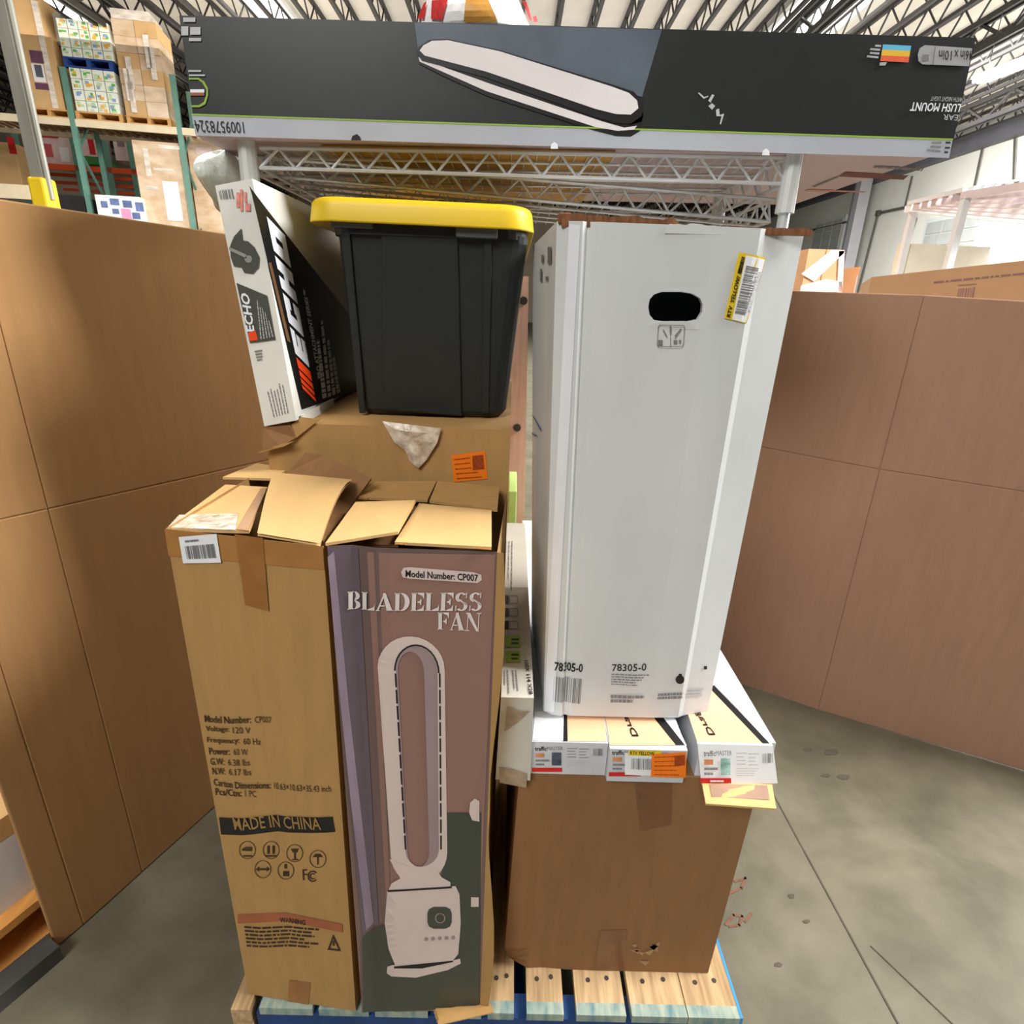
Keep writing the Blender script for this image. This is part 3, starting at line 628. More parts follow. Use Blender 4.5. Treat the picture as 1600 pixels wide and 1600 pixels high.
c = at_y(360, 288, 1.20); o = lump('poly_bag', c, .036, .09, .05, POLY, 3, 18, .3); tag(o, 'crumpled milky plastic bag behind the white ECHO carton', 'bag')

# ================================================================== RIGHT STACK
YL = at_z(900, 1516, ZP).y
f4 = [at_y(786, 1512, YL), at_y(1108, 1512, YL), at_y(1189, 1214, YL), at_y(812, 1210, YL)]
zl = (f4[2].z + f4[3].z) / 2
f4[0].z = f4[1].z = ZP + .001; f4[2].z = f4[3].z = zl
def ldef(u, v, w):
    d = 0
    if v < .12 and u < .12: d = .02 * (1 - v / .12) * (1 - u / .12)
    cr = .2 + .07 * v
    return (d * .6, d + (.004 * max(0, 1 - abs(u - cr) / .12) if w < .5 else 0) * (1 - w), 0)
low = Carton(f4, depth=(0, .5, 0), deform=ldef)
lo = thing('shipping_carton', 'wide plain brown carton on the pallet under the three flooring cartons', 'carton', ((f4[0].x + f4[1].x) / 2, YL + .25, ZP))
low.body('carton_body', [KRAFTD], lo, [0, .06, .12, .18, .24, .3, .45, .6, .75, .9, 1], [0, .04, .08, .12, .3, .5, .7, .85, 1], fr(3))
TAPED = mat('dark_kraft_tape', (116, 78, 48), .35, .1, 30, spec=.5)
low.patch('top_tape', 'front', [(1001, 1298), (1049, 1288), (1050, 1214), (990, 1214)], TAPED, lo, 4)
low.patch('bottom_tape', 'front', [(930, 1514), (976, 1514), (980, 1452), (938, 1453)], TAPED, lo, 3)
r = random.Random(9)
P = []
for i in range(9): x = 978 + r.uniform(0, 40); y = 1480 + r.uniform(-5, 22); P.append([(x, y), (x + r.uniform(8, 22), y + r.uniform(-9, 4)), (x + r.uniform(6, 18), y + r.uniform(4, 9))])
low.polys('torn_tape', 'front', P, mat('torn_tape_film', (150, 118, 84), .3, .2, 40), lo, .0016)
# ---- three flooring cartons
PEACH = mat('peach_print', (236, 186, 148), .5, .03, 8, spec=.45)
SILV = mat('grey_white_board', (196, 200, 206), .5, .04, 10)
def floorbox(q, yf, label, zb, zt_, L=1.0, side=None):
    f = [at_y(*q[0], yf), at_y(*q[1], yf), at_y(*q[2], yf), at_y(*q[3], yf)]
    for i in (0, 1): f[i].z = zb
    for i in (2, 3): f[i].z = zt_
    f[3].x = f[0].x = (f[3].x + f[0].x) / 2; f[1].x = f[2].x = (f[1].x + f[2].x) / 2
    c = Carton(f, depth=(0, L, 0)); th = thing('flooring_carton', label, 'carton', ((f[0].x + f[1].x) / 2, yf + L / 2, zb), 'flooring cartons under the white carton')
    c.body('carton_body', [SILV], th, fr(3), fr(2), fr(4)); return c, th
zf0 = zl + .001; YFB = YL - .002
zf1 = at_y(890, 1160, YFB).z
def endprint(c, th, x0, x1, y0, y1, red=True, light=False):
    def R4(a, b, d, g): return [(lerp(x0, x1, a), lerp(y0, y1, g)), (lerp(x0, x1, b), lerp(y0, y1, g)), (lerp(x0, x1, b), lerp(y0, y1, d)), (lerp(x0, x1, a), lerp(y0, y1, d))]
    ik = INKG if light else INK
    c.text('brand_lettering', 'front', 'traffic', ik, th, R4(.04, .2, .12, .27), .02); c.text('brand_lettering', 'front', 'MASTER', INKG, th, R4(.205, .42, .12, .25), .0)
    c.patch('color_swatch', 'front', R4(.05, .17, .36, .5), mat('tan_swatch', (204, 136, 92), .6, .2, 100), th, 1, .0014)
    c.flat('small_print', 'front', dashes2d(2, 21), INKG, th, R4(.05, .23, .58, .78)); c.flat('small_print', 'front', dashes2d(4, 22, thick=.25), INKL if light else INKG, th, R4(.48, .62, .18, .5))
    c.flat('small_print', 'front', dashes2d(4, 23, thick=.25), INKL if light else INKG, th, R4(.64, .78, .2, .52)); c.flat('small_print', 'front', dashes2d(4, 24, thick=.25), INKL, th, R4(.48, .78, .6, .8))
    c.patch('plank_photo', 'front', R4(.27, .4, .33, .78), mat('plank_photo_a' if not light else 'plank_photo_b', (70, 76, 92) if not light else (150, 190, 186), .5, .4, 90), th, 2, .0014)
    c.flat('barcode', 'front', bars2d(12, 31), INKG, th, R4(.83, .96, .2, .45))
    if red:
        c.patch('red_band', 'front', R4(0, .41, .86, 1), RED, th, 2, .0014)
        if light: c.flat('band_print', 'front', dashes2d(1, 27), WCOOL, th, R4(.13, .31, .91, .96), .002)
c1, t1 = floorbox([(827, 1205), (947, 1206), (949, 1160), (831, 1157)], YFB, 'flooring carton with grey end, leftmost of three under the white carton', zf0, zf1)
endprint(c1, t1, 831, 946, 1160, 1205)
c1.poly('peach_top_print', 'top', [(887, 1159), (948, 1159), (943, 1112), (886, 1112)], PEACH, t1); c1.poly('black_top_stripe', 'top', [(880, 1159), (887, 1159), (886, 1112), (881, 1112)], BLK, t1, .0014)
c1.poly('white_top_print', 'top', [(832, 1157), (880, 1158), (881, 1112), (836, 1112)], PAPER, t1)
c2, t2 = floorbox([(950, 1210), (1071, 1213), (1073, 1167), (952, 1166)], YFB - .012, 'flooring carton with an orange sticker on its end, middle of three', zf0, zf1)
endprint(c2, t2, 951, 1072, 1166, 1212)
c2.patch('price_label', 'front', [(976, 1209), (1020, 1211), (1020, 1176), (976, 1175)], PAPER, t2, 1, .002); c2.flat('barcode', 'front', bars2d(14, 8), INKG, t2, [(986, 1200), (1017, 1201), (1017, 1184), (986, 1183)], .0028)
c2.patch('yellow_label_band', 'front', [(981, 1178), (1032, 1180), (1033, 1171), (982, 1170)], YELLOWP, t2, 1, .0028); c2.text('label_text', 'front', 'RTV YELLOW', INK, t2, [(984, 1177), (1022, 1178), (1022, 1172), (984, 1171)], .02, .0036)
c2.patch('orange_sticker', 'front', [(1016, 1211), (1071, 1213), (1071, 1173), (1018, 1176)], ORANGE, t2, 1, .0034)
c2.flat('sticker_print', 'front', dashes2d(5, 9, thick=.2), mat('sticker_dark_print', (150, 62, 10)), t2, [(1021, 1208), (1068, 1209), (1068, 1178), (1022, 1180)], .004)
c2.patch('sticker_code', 'front', [(1053, 1193), (1069, 1193), (1069, 1177), (1053, 1178)], mat('sticker_dark_print', (150, 62, 10)), t2, 1, .0042)
c2.poly('peach_top_print', 'top', [(953, 1165), (1056, 1165), (1010, 1108), (944, 1108)], PEACH, t2); c2.poly('black_top_stripe', 'top', [(1056, 1165), (1070, 1165), (1025, 1108), (1010, 1108)], BLK, t2, .0014)
c2.poly('white_top_print', 'top', [(1070, 1165), (1073, 1166), (1045, 1108), (1025, 1108)], PAPER, t2)
c2.text('top_lettering', 'top', 'DRYBA', BLK, t2, [(986, 1151), (965, 1112), (975, 1112), (996, 1151)], .03, .002) if False else None
c2.text('top_lettering', 'top', 'Drag', BLK, t2, [(984, 1152), (968, 1112), (980, 1112), (998, 1152)], .02, .002)
c3, t3 = floorbox([(1090, 1214), (1205, 1214), (1207, 1163), (1088, 1162)], YFB + .004, 'flooring carton with its end flap hanging open, rightmost of three', zf0, zf1 + .006)
c3.poly('peach_top_print', 'top', [(1090, 1162), (1192, 1163), (1105, 1072), (1060, 1072)], PEACH, t3); c3.poly('black_top_stripe', 'top', [(1192, 1163), (1203, 1163), (1116, 1072), (1105, 1072)], BLK, t3, .0014)
c3.poly('white_top_print', 'top', [(1203, 1163), (1206, 1163), (1136, 1062), (1110, 1062)], PAPER, t3)
c3.text('top_lettering', 'top', 'Drag', BLK, t3, [(1104, 1150), (1083, 1112), (1096, 1112), (1118, 1150)], .02, .002)
yv = YFB - .02
fl = Carton([at_y(1096, 1225, yv - .006), at_y(1215, 1224, yv - .006), at_y(1208, 1165, yv + .004), at_y(1090, 1162, yv + .004)], depth=(0, .004, 0))
fl.body('end_flap', [PAPER], t3)
def onto(c, q): return [lerp(lerp(c[0], c[1], q[0]), lerp(c[3], c[2], q[0]), q[1]) for q in [q]]
endprint(fl, t3, 1094, 1211, 1165, 1223, True, True)
FQ = [at_y(1095, 1219, yv + .004), at_y(1204, 1220, yv + .004), at_y(1212, 1266, yv - .045), at_y(1102, 1258, yv - .045)]
mb = MB(); mb.panel(FQ, .004); mb.build('lower_end_flap', KRAFTL, t3, fixn=True)
fq = lambda a, b: lerp(lerp(FQ[0], FQ[1], a), lerp(FQ[3], FQ[2], a), b) + V((0, -.002, .0055))
mb = MB(); mb.grid(fq, [.1, .5, .92], [.22, .5, .72]); mb.build('flap_print', mat('faded_brown_print', (160, 128, 108), .6, .15, 20), t3)
# ---- long plank carton, on edge beside them
z1 = at_y(808, 1090, YFB - .015).z; zbq = zf0
yq = YFB - .015
lp = Carton([(at_y(774, 1226, yq).x, yq, zbq - .0), (at_y(828, 1228, yq).x, yq, zbq), (at_y(834, 1092, yq).x, yq, z1), (at_y(783, 1090, yq).x, yq, z1)], depth=(.0, .74, .0))
l = thing('plank_carton', 'narrow white carton on edge between the fan cartons and the white carton, torn end', 'carton', (lp.f[0].x + .03, yq + .35, zbq))
lp.body('carton_body', [mat('shade_greyed_plank_board', (186, 184, 176), .6, .05, 12)], l, fr(2), fr(3), fr(4))  # white board greyed, putting the shade of the narrow gap into its colour
lp.polys('torn_patch', 'front', [[(788, 1143), (792, 1102), (812, 1110), (828, 1110), (810, 1127)], [(781, 1222), (780, 1198), (800, 1200), (824, 1208), (822, 1230)]], mat('torn_grey_board', (150, 134, 112), .85, .2, 60, bump=.4), l)
GRN = mat('green_print', (138, 172, 66), .5, .05, 20)
for i, y in enumerate((931, 951, 971)):
    lp.polys('icon_box', 'top', [[(788, y + 13), (795, y + 13), (795, y), (788, y)]], INK, l); lp.polys('icon_box', 'top', ringpoly([(796, y + 13), (810, y + 13), (809, y), (796, y)], [(797, y + 12), (809, y + 12), (808, y + 1), (797, y + 1)]), INKG, l, join=True)
for y in (994, 1018):
    lp.polys('green_icon_box', 'top', [[(790, y + 18), (814, y + 18), (813, y), (790, y)]], GRN, l); lp.flat('icon_print', 'top', dashes2d(2, 60), INK, l, [(799, y + 14), (811, y + 14), (810, y + 5), (799, y + 5)], .002)
lp.text('size_text', 'top', '100X 114 X28', INK, l, [(819, 1033), (826, 1086), (833, 1086), (825, 1033)], .02)
lp.flat('small_print', 'top', dashes2d(2, 41, thick=.4), INKG, l, [(800, 1048), (803, 1080), (810, 1080), (807, 1048)]); lp.flat('small_print', 'top', dashes2d(2, 42, thick=.4), INKG, l, [(787, 1048), (788, 1084), (796, 1084), (794, 1048)])
lp.flat('small_print', 'top', dashes2d(3, 43, thick=.35), INKG, l, [(790, 846), (788, 895), (800, 925), (801, 846)])
# ---- lime carton end and a pine board behind
y_ = yq + .78; a = at_y(793, 822, y_); b = at_y(808, 768, y_); mb = MB(); mb.box((a.x, y_, zl + .002), (b.x, y_ + .2, b.z)); o = mb.build('lime_green_carton', mat('lime_board', (176, 208, 120), .55, .05, 20), bevel=.003)
tag(o, 'lime green carton end standing behind the narrow plank carton', 'carton')
pine = mat('pinkish_pine', (222, 178, 156), .7, .12, 6, (12, 12, 1), .15)
yb_ = 1.78; a = at_y(795, 700, yb_); b = at_y(826, 432, yb_)
bo = thing('pine_board', 'pale pinkish pine board upright between the black tote and white carton', 'board', ((a.x + b.x) / 2, yb_, 0))
bd = Carton([(a.x, yb_, .001), (b.x + .03, yb_, .001), (b.x, yb_, b.z), (at_y(806, 432, yb_).x - .012, yb_, b.z)], depth=(0, .03, 0)); bd.body('board_plank', [pine], bo)
for (x, y) in ((808, 668), (818, 470)):
    mb = MB(); q_ = at_y(x, y, yb_); mb.tube(q_ + V((0, .002, 0)), q_ - V((0, .006, 0)), .012, 8); mb.build('screw_head', NAIL, bo)
# ---- big white carton
YW = .80
wbl = at_y(850, 1113, YW); wbr = at_y(1112, 1117, YW + .006); wtr = at_y(1268, 360, YW - .02); wtl = at_y(871, 344, YW - .02)
zw = zf1 + .008
wbl.z = wbr.z = zw
def wdef(u, v, w):
    K = [(0, .012), (.05, .002), (.10, -.001), (.12, .004), (.16, 0), (.42, -.001), (.5, -.003), (.8, -.001), (.83, .004), (1, .018)]
    for (a, x), (b, y) in zip(K, K[1:]):
        if a <= u <= b: d = x + (y - x) * (u - a) / (b - a); break
    else: d = 0
    return (0, d * (1 - w), 0)
wh = Carton([wbl, wbr, wtr, wtl], b4=[wbl + V((-.012, .30, 0)), wbr + V((0, .30, 0)), wtr + V((0, .30, -.004)), wtl + V((-.02, .30, -.004))], deform=wdef)
w = thing('white_carton', 'big white carton with a handle slot and the code 78305-0, on the flooring cartons', 'carton', ((wbl.x + wbr.x) / 2, YW + .15, zw))
us = [0, .05, .10, .12, .16, .28, .42, .5, .68, .8, .83, .9, 1]; vs_ = fr(8)
ha, hb = wh.uv('front', 1006, 512), wh.uv('front', 1106, 450)
us = sorted(set([x for x in us if not (ha[0] - .02 < x < hb[0] + .02)] + [ha[0], hb[0]])); vs_ = sorted(set([x for x in vs_ if not (ha[1] - .02 < x < hb[1] + .02)] + [ha[1], hb[1]]))
mb = MB(); rev = lambda L: [1 - x for x in reversed(L)]
for nm, aa, bb in (('right', fr(3), vs_), ('left', fr(3), vs_), ('bottom', us, fr(3)), ('back', rev(us), vs_)): mb.grid(wh.face(nm), aa, bb)
fn = wh.face('front')
for j in range(len(vs_) - 1):
    for i in range(len(us) - 1):
        if us[i] >= ha[0] - 1e-6 and us[i + 1] <= hb[0] + 1e-6 and vs_[j] >= ha[1] - 1e-6 and vs_[j + 1] <= hb[1] + 1e-6: continue
        mb.add([fn(us[i], vs_[j]), fn(us[i + 1], vs_[j]), fn(us[i + 1], vs_[j + 1]), fn(us[i], vs_[j + 1])], [(0, 1, 2, 3)])
hole = [wh.uv('front', x, y) for x, y in ((1013, 480), (1015, 492), (1022, 500), (1036, 502), (1076, 502), (1090, 499), (1097, 488), (1098, 476), (1094, 466), (1082, 459), (1066, 456), (1034, 456), (1022, 460), (1015, 468))]
nh = len(hole); cu, cv = sum(a for a, b in hole) / nh, sum(b for a, b in hole) / nh
def onrect(a, b):
    du, dv = a - cu, b - cv; k_ = min(((hb[0] - cu) if du > 0 else (ha[0] - cu)) / du if abs(du) > 1e-9 else 1e9, ((hb[1] - cv) if dv > 0 else (ha[1] - cv)) / dv if abs(dv) > 1e-9 else 1e9); return cu + du * k_, cv + dv * k_
outer = [onrect(a, b) for a, b in hole]
corners = [(ha[0], ha[1]), (hb[0], ha[1]), (hb[0], hb[1]), (ha[0], hb[1])]
for i in range(nh):
    j = (i + 1) % nh; o1, o2 = outer[i], outer[j]; pts = [hole[i], o1, o2, hole[j]]
    e1 = [abs(o1[0] - ha[0]) < 1e-6, abs(o1[0] - hb[0]) < 1e-6]; e2 = [abs(o2[0] - ha[0]) < 1e-6, abs(o2[0] - hb[0]) < 1e-6]
    if e1 != e2:
        cr = min(corners, key=lambda c_: (c_[0] - o1[0]) ** 2 + (c_[1] - o1[1]) ** 2 + (c_[0] - o2[0]) ** 2 + (c_[1] - o2[1]) ** 2); pts = [hole[i], o1, cr, o2, hole[j]]
    P = [fn(*q) for q in pts]; mb.add(P, [tuple(range(len(P)))])
    a, b = fn(*hole[i]), fn(*hole[j]); mb.add([a, b, b + V((0, .008, 0)), a + V((0, .008, 0))], [(0, 1, 2, 3)])
mb.build('carton_body', [WHITE], w, merge=True, fixn=True)
mb = MB(); mb.grid(lambda u, v: wh.map(u, .985, v), us, fr(3)); mb.build('sunken_top_flap', WHITE, w)
r = random.Random(11)
def rim(pa, pb, h, m, name, dy=.003, n=14):
    mb = MB(); a = at_y(*pa, YW - .02 + dy); b = at_y(*pb, YW - .02 + dy); rng = [r.uniform(.55, 1.1) for _ in range(n + 1)]; rng[0] = rng[-1] = .2
    pts = [lerp(a, b, i / n) + V((0, 0, h * rng[i])) for i in range(n + 1)] + [lerp(b, a, i / n) - V((0, 0, .006)) for i in range(n + 1)]
    mb.prism(pts, (0, .006, 0)); mb.build(name, m, w, fixn=True)
rim((878, 345), (1062, 352), .009, EDGE, 'torn_corrugated_edge'); rim((1130, 357), (1270, 360), .003, EDGE, 'torn_corrugated_edge')
rim((1040, 356), (1128, 358), .005, WHITE, 'loose_white_liner', -.002)
mb = MB(); cpt = at_y(884, 342, YW - .012); mb.box(cpt - V((.009, .002, .006)), cpt + V((.006, .02, .007))); mb.build('crushed_corner', EDGE, w, bevel=.002)
wh.patch('white_edge_tape', 'front', [(851, 1110), (866, 1112), (907, 352), (890, 350)], WCOOL, w, 6, .0012)
lab = wh.patch('return_label', 'front', [(1131, 497), (1165, 506), (1196, 403), (1154, 394)], YELLOWP, w, 3, .0012)
wh.patch('return_label_paper', 'front', [(1143, 499), (1164, 504), (1194, 406), (1165, 399)], PAPER, w, 3, .0018)
wh.flat('barcode', 'front', bars2d(26, 6), INKG, w, [(1147, 489), (1165, 415), (1183, 419), (1163, 492)], .0026)
wh.flat('label_print', 'front', dashes2d(1, 9), INKL, w, [(1167, 485), (1184, 424), (1187, 425), (1170, 486)], .0026)
wh.text('label_text', 'front', 'RTV  YELLOW/', INK, w, [(1140, 496), (1156, 432), (1150, 430), (1134, 494)], .03, .0026)
wh.flat('label_print', 'front', dashes2d(1, 19), INK, w, [(1157, 428), (1163, 402), (1158, 400), (1151, 426)], .0026)
sq = [(1028, 542), (1026, 538), (1028, 510), (1031, 507), (1068, 508), (1070, 511), (1068, 538), (1065, 542)]; sq2 = [(1029, 541), (1027.2, 537), (1029.2, 510.5), (1031.5, 508.2), (1067.5, 509), (1068.8, 511.5), (1066.8, 537.5), (1064.5, 541)]
wh.polys('lifting_icon_frame', 'front', ringpoly(sq, sq2), INKG, w, join=True)
wh.polys('lifting_icon', 'front', [R_(1046, 509, 1049, 521), R_(1028, 531, 1035, 539), R_(1052, 531, 1058, 536), R_(1060, 531, 1064, 535), [(1035, 515), (1037, 515), (1043, 526), (1041, 526)], [(1053, 525), (1063, 513), (1065, 514), (1055, 527)], R_(1047, 524, 1048, 541)], INKG, w)
wh.text('code_text', 'front', '78305-0', INK, w, [(866, 1047), (910, 1050), (911, 1036), (867, 1033)], .025); wh.text('code_text', 'front', '78305-0', INK, w, [(956, 1048), (1009, 1047), (1010, 1035), (956, 1037)], .01)
wh.flat('barcode', 'front', bars2d(16, 12), INKG, w, [(864, 1095), (906, 1099), (909, 1060), (866, 1056)])
wh.flat('small_print', 'front', dashes2d(5, 33, thick=.45), INKG, w, [(955, 1069), (1010, 1071), (1014, 1053), (955, 1052)])
wh.flat('small_print', 'front', dashes2d(2, 34, thick=.7), INKG, w, [(954, 1097), (1005, 1096), (1006, 1086), (954, 1085)]); wh.flat('small_print', 'front', dashes2d(2, 35, thick=.7), INKG, w, [(1027, 1092), (1066, 1090), (1067, 1081), (1028, 1083)]); wh.flat('small_print', 'front', dashes2d(3, 36, thick=.7), INKL, w, [(1073, 1088), (1097, 1087), (1100, 1074), (1075, 1074)])
wh.polys('fragile_icon', 'front', [circle(1062, 1061, 7, 12), R_(1060, 1052, 1065, 1056), R_(1099, 1040, 1104, 1045)], INK, w)
SCR = mat('pen_ink_blue', (86, 96, 150), .7, .2, 40)
wh.polys('pen_note', 'left', [[(832, 648), (835, 650), (848, 672), (846, 673)], [(832, 676), (840, 680), (840, 682), (832, 678)]], SCR, w)
wh.polys('side_print', 'left', [R_(857, 386, 863, 412), R_(847, 398, 851, 410), R_(845, 420, 848, 440), R_(854, 432, 858, 438)], INKG, w)
# ================================================================== WIRE SHELVING UNIT
CHR = mat('chrome_wire', (204, 206, 208), .3, .05, 8, metal=.35, spec=.6)
SLV = mat('white_post_sleeve', (206, 208, 206), .35, .04, 8, metal=.2)
YS = 1.10; YS2 = 1.46
A, B = at_y(396, 231, YS), at_y(1242, 247, YS); A2, B2 = at_y(396, 262, YS), at_y(1240, 288, YS)
rk = thing('wire_shelving_unit', 'chrome wire shelving unit behind the stack, carrying the long black carton', 'shelving', ((A.x + B.x) / 2, (YS + YS2) / 2, 0))
pl, pr = at_y(386, 232, YS).x, at_y(1240, 247, YS).x
for nm, x, y in (('l', pl, YS), ('r', pr, YS), ('l', pl, YS2), ('r', pr, YS2)):
    zt2 = at_y(386 if nm == 'l' else 1240, 218 if nm == 'l' else 244, YS).z
    mb = MB(); mb.tube((x, y, 0), (x, y, zt2), .0095, 10); o = mb.build('post', CHR, rk, smooth=False)
    mb = MB(); mb.tube((x, y, zt2 - .085), (x, y, zt2 + .002), .0155, 12, r2=.0145); mb.build('post_sleeve', SLV, o)
def truss(name, a, b, a2, b2, n, parent, rw=.0032):
    mb = MB(); mb.tube(a, b, rw, 6); mb.tube(a2, b2, rw, 6)
    for i in range(n):
        p, q = lerp(a2, b2, i / n), lerp(a, b, (i + .5) / n); mb.tube(p, q, rw * .75, 5); mb.tube(q, lerp(a2, b2, (i + 1) / n), rw * .75, 5)
    return mb.build(name, CHR, parent)
def shelf(a, b, a2, b2, dep, n, mesh_n, deck_low):
    d = V((0, dep, 0)); up = V((0, 0, 0))
    sh = truss('shelf_truss', a, b, a2, b2, n, rk)
    if not deck_low: truss('rear_truss', a + d, b + d, a2 + d, b2 + d, n, sh, .0022)
    truss('side_truss', a, a + d, a2, a2 + d, 6, sh); truss('side_truss', b, b + d, b2, b2 + d, 6, sh)
    mb = MB(); e0, e1 = (a2, b2) if deck_low else (a, b)
    for i in range(mesh_n + 1): p = lerp(e0, e1, i / mesh_n) + V((0, 0, .003)); mb.tube(p, p + d, .0011, 4)
    for j in range(1, 5): mb.tube(lerp(e0, e0 + d, j / 5), lerp(e1, e1 + d, j / 5), .0026, 5)
    mb.build('deck_wires', CHR, sh); return sh
shelf(A + V((.012, 0, 0)), B - V((.012, 0, 0)), A2 + V((.012, 0, 0)), B2 - V((.012, 0, 0)), YS2 - YS, 15, 40, False)
s0, s1, s2, s3 = at_y(404, 246, 1.19), at_y(1211, 312, 1.19), at_y(404, 273, 1.19), at_y(1202, 347, 1.19)
shelf(s0, s1, s2, s3, .34, 15, 40, True)
# folded kraft sheet lying on the top shelf
zs = max(A.z, B.z) + .0085
a, b = at_y(505, 235, YS + .02), at_y(960, 240, YS + .02)
tilt = (B.z - A.z) / (B.x - A.x); zat = lambda x: A.z + tilt * (x - A.x)
mb = MB(); y0, y1 = YS + .012, YS + .52
mb.hexa([(a.x, y0, zat(a.x) + .0046), (b.x, y0, zat(b.x) + .0046), (b.x, y1, zat(b.x) + .0046), (a.x, y1, zat(a.x) + .0046), (a.x, y0, zat(a.x) + .0085), (b.x, y0, zat(b.x) + .0085), (b.x, y1, zat(b.x) + .0085), (a.x, y1, zat(a.x) + .0085)])
o = mb.build('cardboard_sheet', mat('golden_kraft', (190, 146, 74), .7, .08, 8)); tag(o, 'folded golden brown cardboard lying on the wire shelf under the black carton', 'cardboard')
# ---- long black carton, upside down on the shelf
YK = 1.07
BG = mat('charcoal_gloss_print', (35, 38, 36), .38, .07, 30, (1, 1, 1), .02, spec=.5)
PINKU = mat('pale_mauve_board', (196, 176, 178), .6, .05, 6)
bk = Carton([at_y(306, 213, YK), at_y(1483, 248, YK), at_y(1525, 59, YK), at_y(280, 24, YK)], depth=(.0, .56, .0))
for i in (0, 1):
    q = bk.f[i]; q.z = max(q.z, zat(q.x) + .0095) if False else zat(q.x) + .0095; bk.b[i].z = q.z
b_ = thing('light_fixture_carton', 'very long charcoal carton lying upside down across the top wire shelf', 'carton', ((bk.f[0].x + bk.f[1].x) / 2, YK + .28, bk.f[0].z))
bk.body('carton_body', [BG, PINKU, WBOX], b_, fr(6), fr(3), fr(4), fm={'bottom': 1, 'right': 2, 'top': 0})
bandm = mat('silver_band_print', (172, 176, 186), .45, .04, 10)
bk.patch('grey_band_print', 'front', [(306, 212), (1482, 247), (1488, 219), (300, 180)], bandm, b_, 6)
bk.patch('green_line_print', 'front', [(300, 180.5), (1488, 219.5), (1488, 217), (300, 178)], mat('lime_line_print', (142, 178, 62), .5), b_, 6, .0016)
bk.polys('photo_backdrop_print', 'front', [[(648, 36), (1034, 47), (1003, 152), (980, 146), (820, 100), (700, 66), (654, 82)]], mat('slate_photo_print', (84, 94, 106), .45, .25, 8), b_)
wl = mat('printed_lamp_white', (222, 216, 218), .45, .03, 10)
def capsule(x0, y0, x1, y1, r0, r1, n=8):
    an = math.atan2(y1 - y0, x1 - x0); P = []
    for i in range(n + 1): a_ = an + math.pi / 2 + math.pi * i / n; P.append((x0 + r0 * 1.0 * math.cos(a_), y0 + r0 * math.sin(a_)))
    for i in range(n + 1): a_ = an - math.pi / 2 + math.pi * i / n; P.append((x1 + r1 * math.cos(a_), y1 + r1 * math.sin(a_)))
    return P
bk.polys('lamp_underside_print', 'front', [[(652, 86), (700, 100), (760, 120), (940, 180), (985, 196), (1003, 190), (1005, 176), (1000, 205), (985, 214), (962, 213), (930, 205), (760, 150), (690, 118), (655, 100)]], BLK, b_, .0014)
bk.polys('lamp_light_strip_print', 'front', [[(654, 90), (700, 108), (770, 133), (940, 190), (975, 200), (995, 197), (990, 203), (965, 205), (930, 199), (760, 143), (690, 112), (656, 97)]], wl, b_, .0019)
bk.polys('lamp_rim_print', 'front', [[(651, 84), (655, 74), (672, 63), (700, 62), (780, 79), (960, 134), (990, 144), (1004, 162), (1002, 182), (985, 194), (962, 193), (930, 184), (760, 122), (660, 96)]], BLK, b_, .0023)
bk.polys('lamp_body_print', 'front', [[(656, 80), (662, 72), (675, 65), (700, 64), (780, 81), (955, 136), (982, 146), (995, 158), (997, 170), (985, 180), (962, 179), (930, 171), (760, 113), (664, 88)]], wl, b_, .0028)
RT180 = lambda x0, x1, y0, y1, sl=.03: [(x1, y0 + (x1 - 900) * 0), (x0, y0), (x0, y1), (x1, y1)]
bk.text('item_number', 'front', '1009578324', INK, b_, [(381, 191), (303, 188), (308, 207), (383, 209)], .0, .0022)
bk.text('product_title', 'front', 'LINEAR', WCOOL, b_, [(1512, 179), (1472, 178), (1472, 187), (1510, 188)], .0, .0022) if False else None
bk.text('product_title', 'front', 'EAR', INKL, b_, [(1496, 180), (1473, 179), (1472, 188), (1494, 189)], .0, .0022)
bk.text('product_title', 'front', 'LUSH MOUNT', WCOOL, b_, [(1501, 163), (1423, 160), (1420, 174), (1497, 176)], .02, .0022)
bk.text('product_title', 'front', 'WITH NIGHT LIGHT', INKL, b_, [(1503, 153), (1454, 151), (1452, 158), (1502, 160)], .0, .0022)
bk.polys('size_badge_print', 'front', [[(1433, 86), (1436, 76), (1444, 71), (1518, 76), (1513, 104), (1440, 101), (1434, 96)]], mat('size_badge_grey', (158, 160, 162), .5, .05), b_, .0014)
bk.polys('badge_icon_print', 'front', [R_(1440, 86, 1450, 96)], INKG, b_, .002); bk.polys('badge_icon_print', 'front', [[(1459, 73), (1461, 73), (1457, 102), (1455, 102)]], INKG, b_, .002)
bk.text('size_text', 'front', '10in', INK, b_, [(1486, 80), (1466, 79), (1465, 94), (1485, 95)], .01, .0022); bk.text('size_text', 'front', '46in x', INK, b_, [(1519, 80), (1490, 79), (1489, 94), (1517, 95)], .01, .0022)
for i, (y0, y1, cname, cc) in enumerate(((70, 78, 'sky_print', (96, 184, 224)), (78, 87, 'amber_print', (226, 184, 56)), (87, 96, 'coral_print', (226, 98, 60)))):
    x0 = 1379 - i * 1.5; x1 = 1423 - i * 1.5; bk.polys('color_label_band', 'front', [[(x0, y0), (x1, y0 + 2), (x1 - 1.5, y1 + 2), (x0 - 1.5, y1)]], mat(cname, cc, .5, .03), b_, .0014)
bk.flat('color_label_print', 'front', dashes2d(4, 61, thick=.55), INKL, b_, [(1376, 71), (1362, 70), (1353, 90), (1371, 92)], .0016); bk.flat('color_label_print', 'front', dashes2d(1, 62), INKL, b_, [(1385, 98), (1374, 98), (1373, 103), (1382, 103)], .0016)
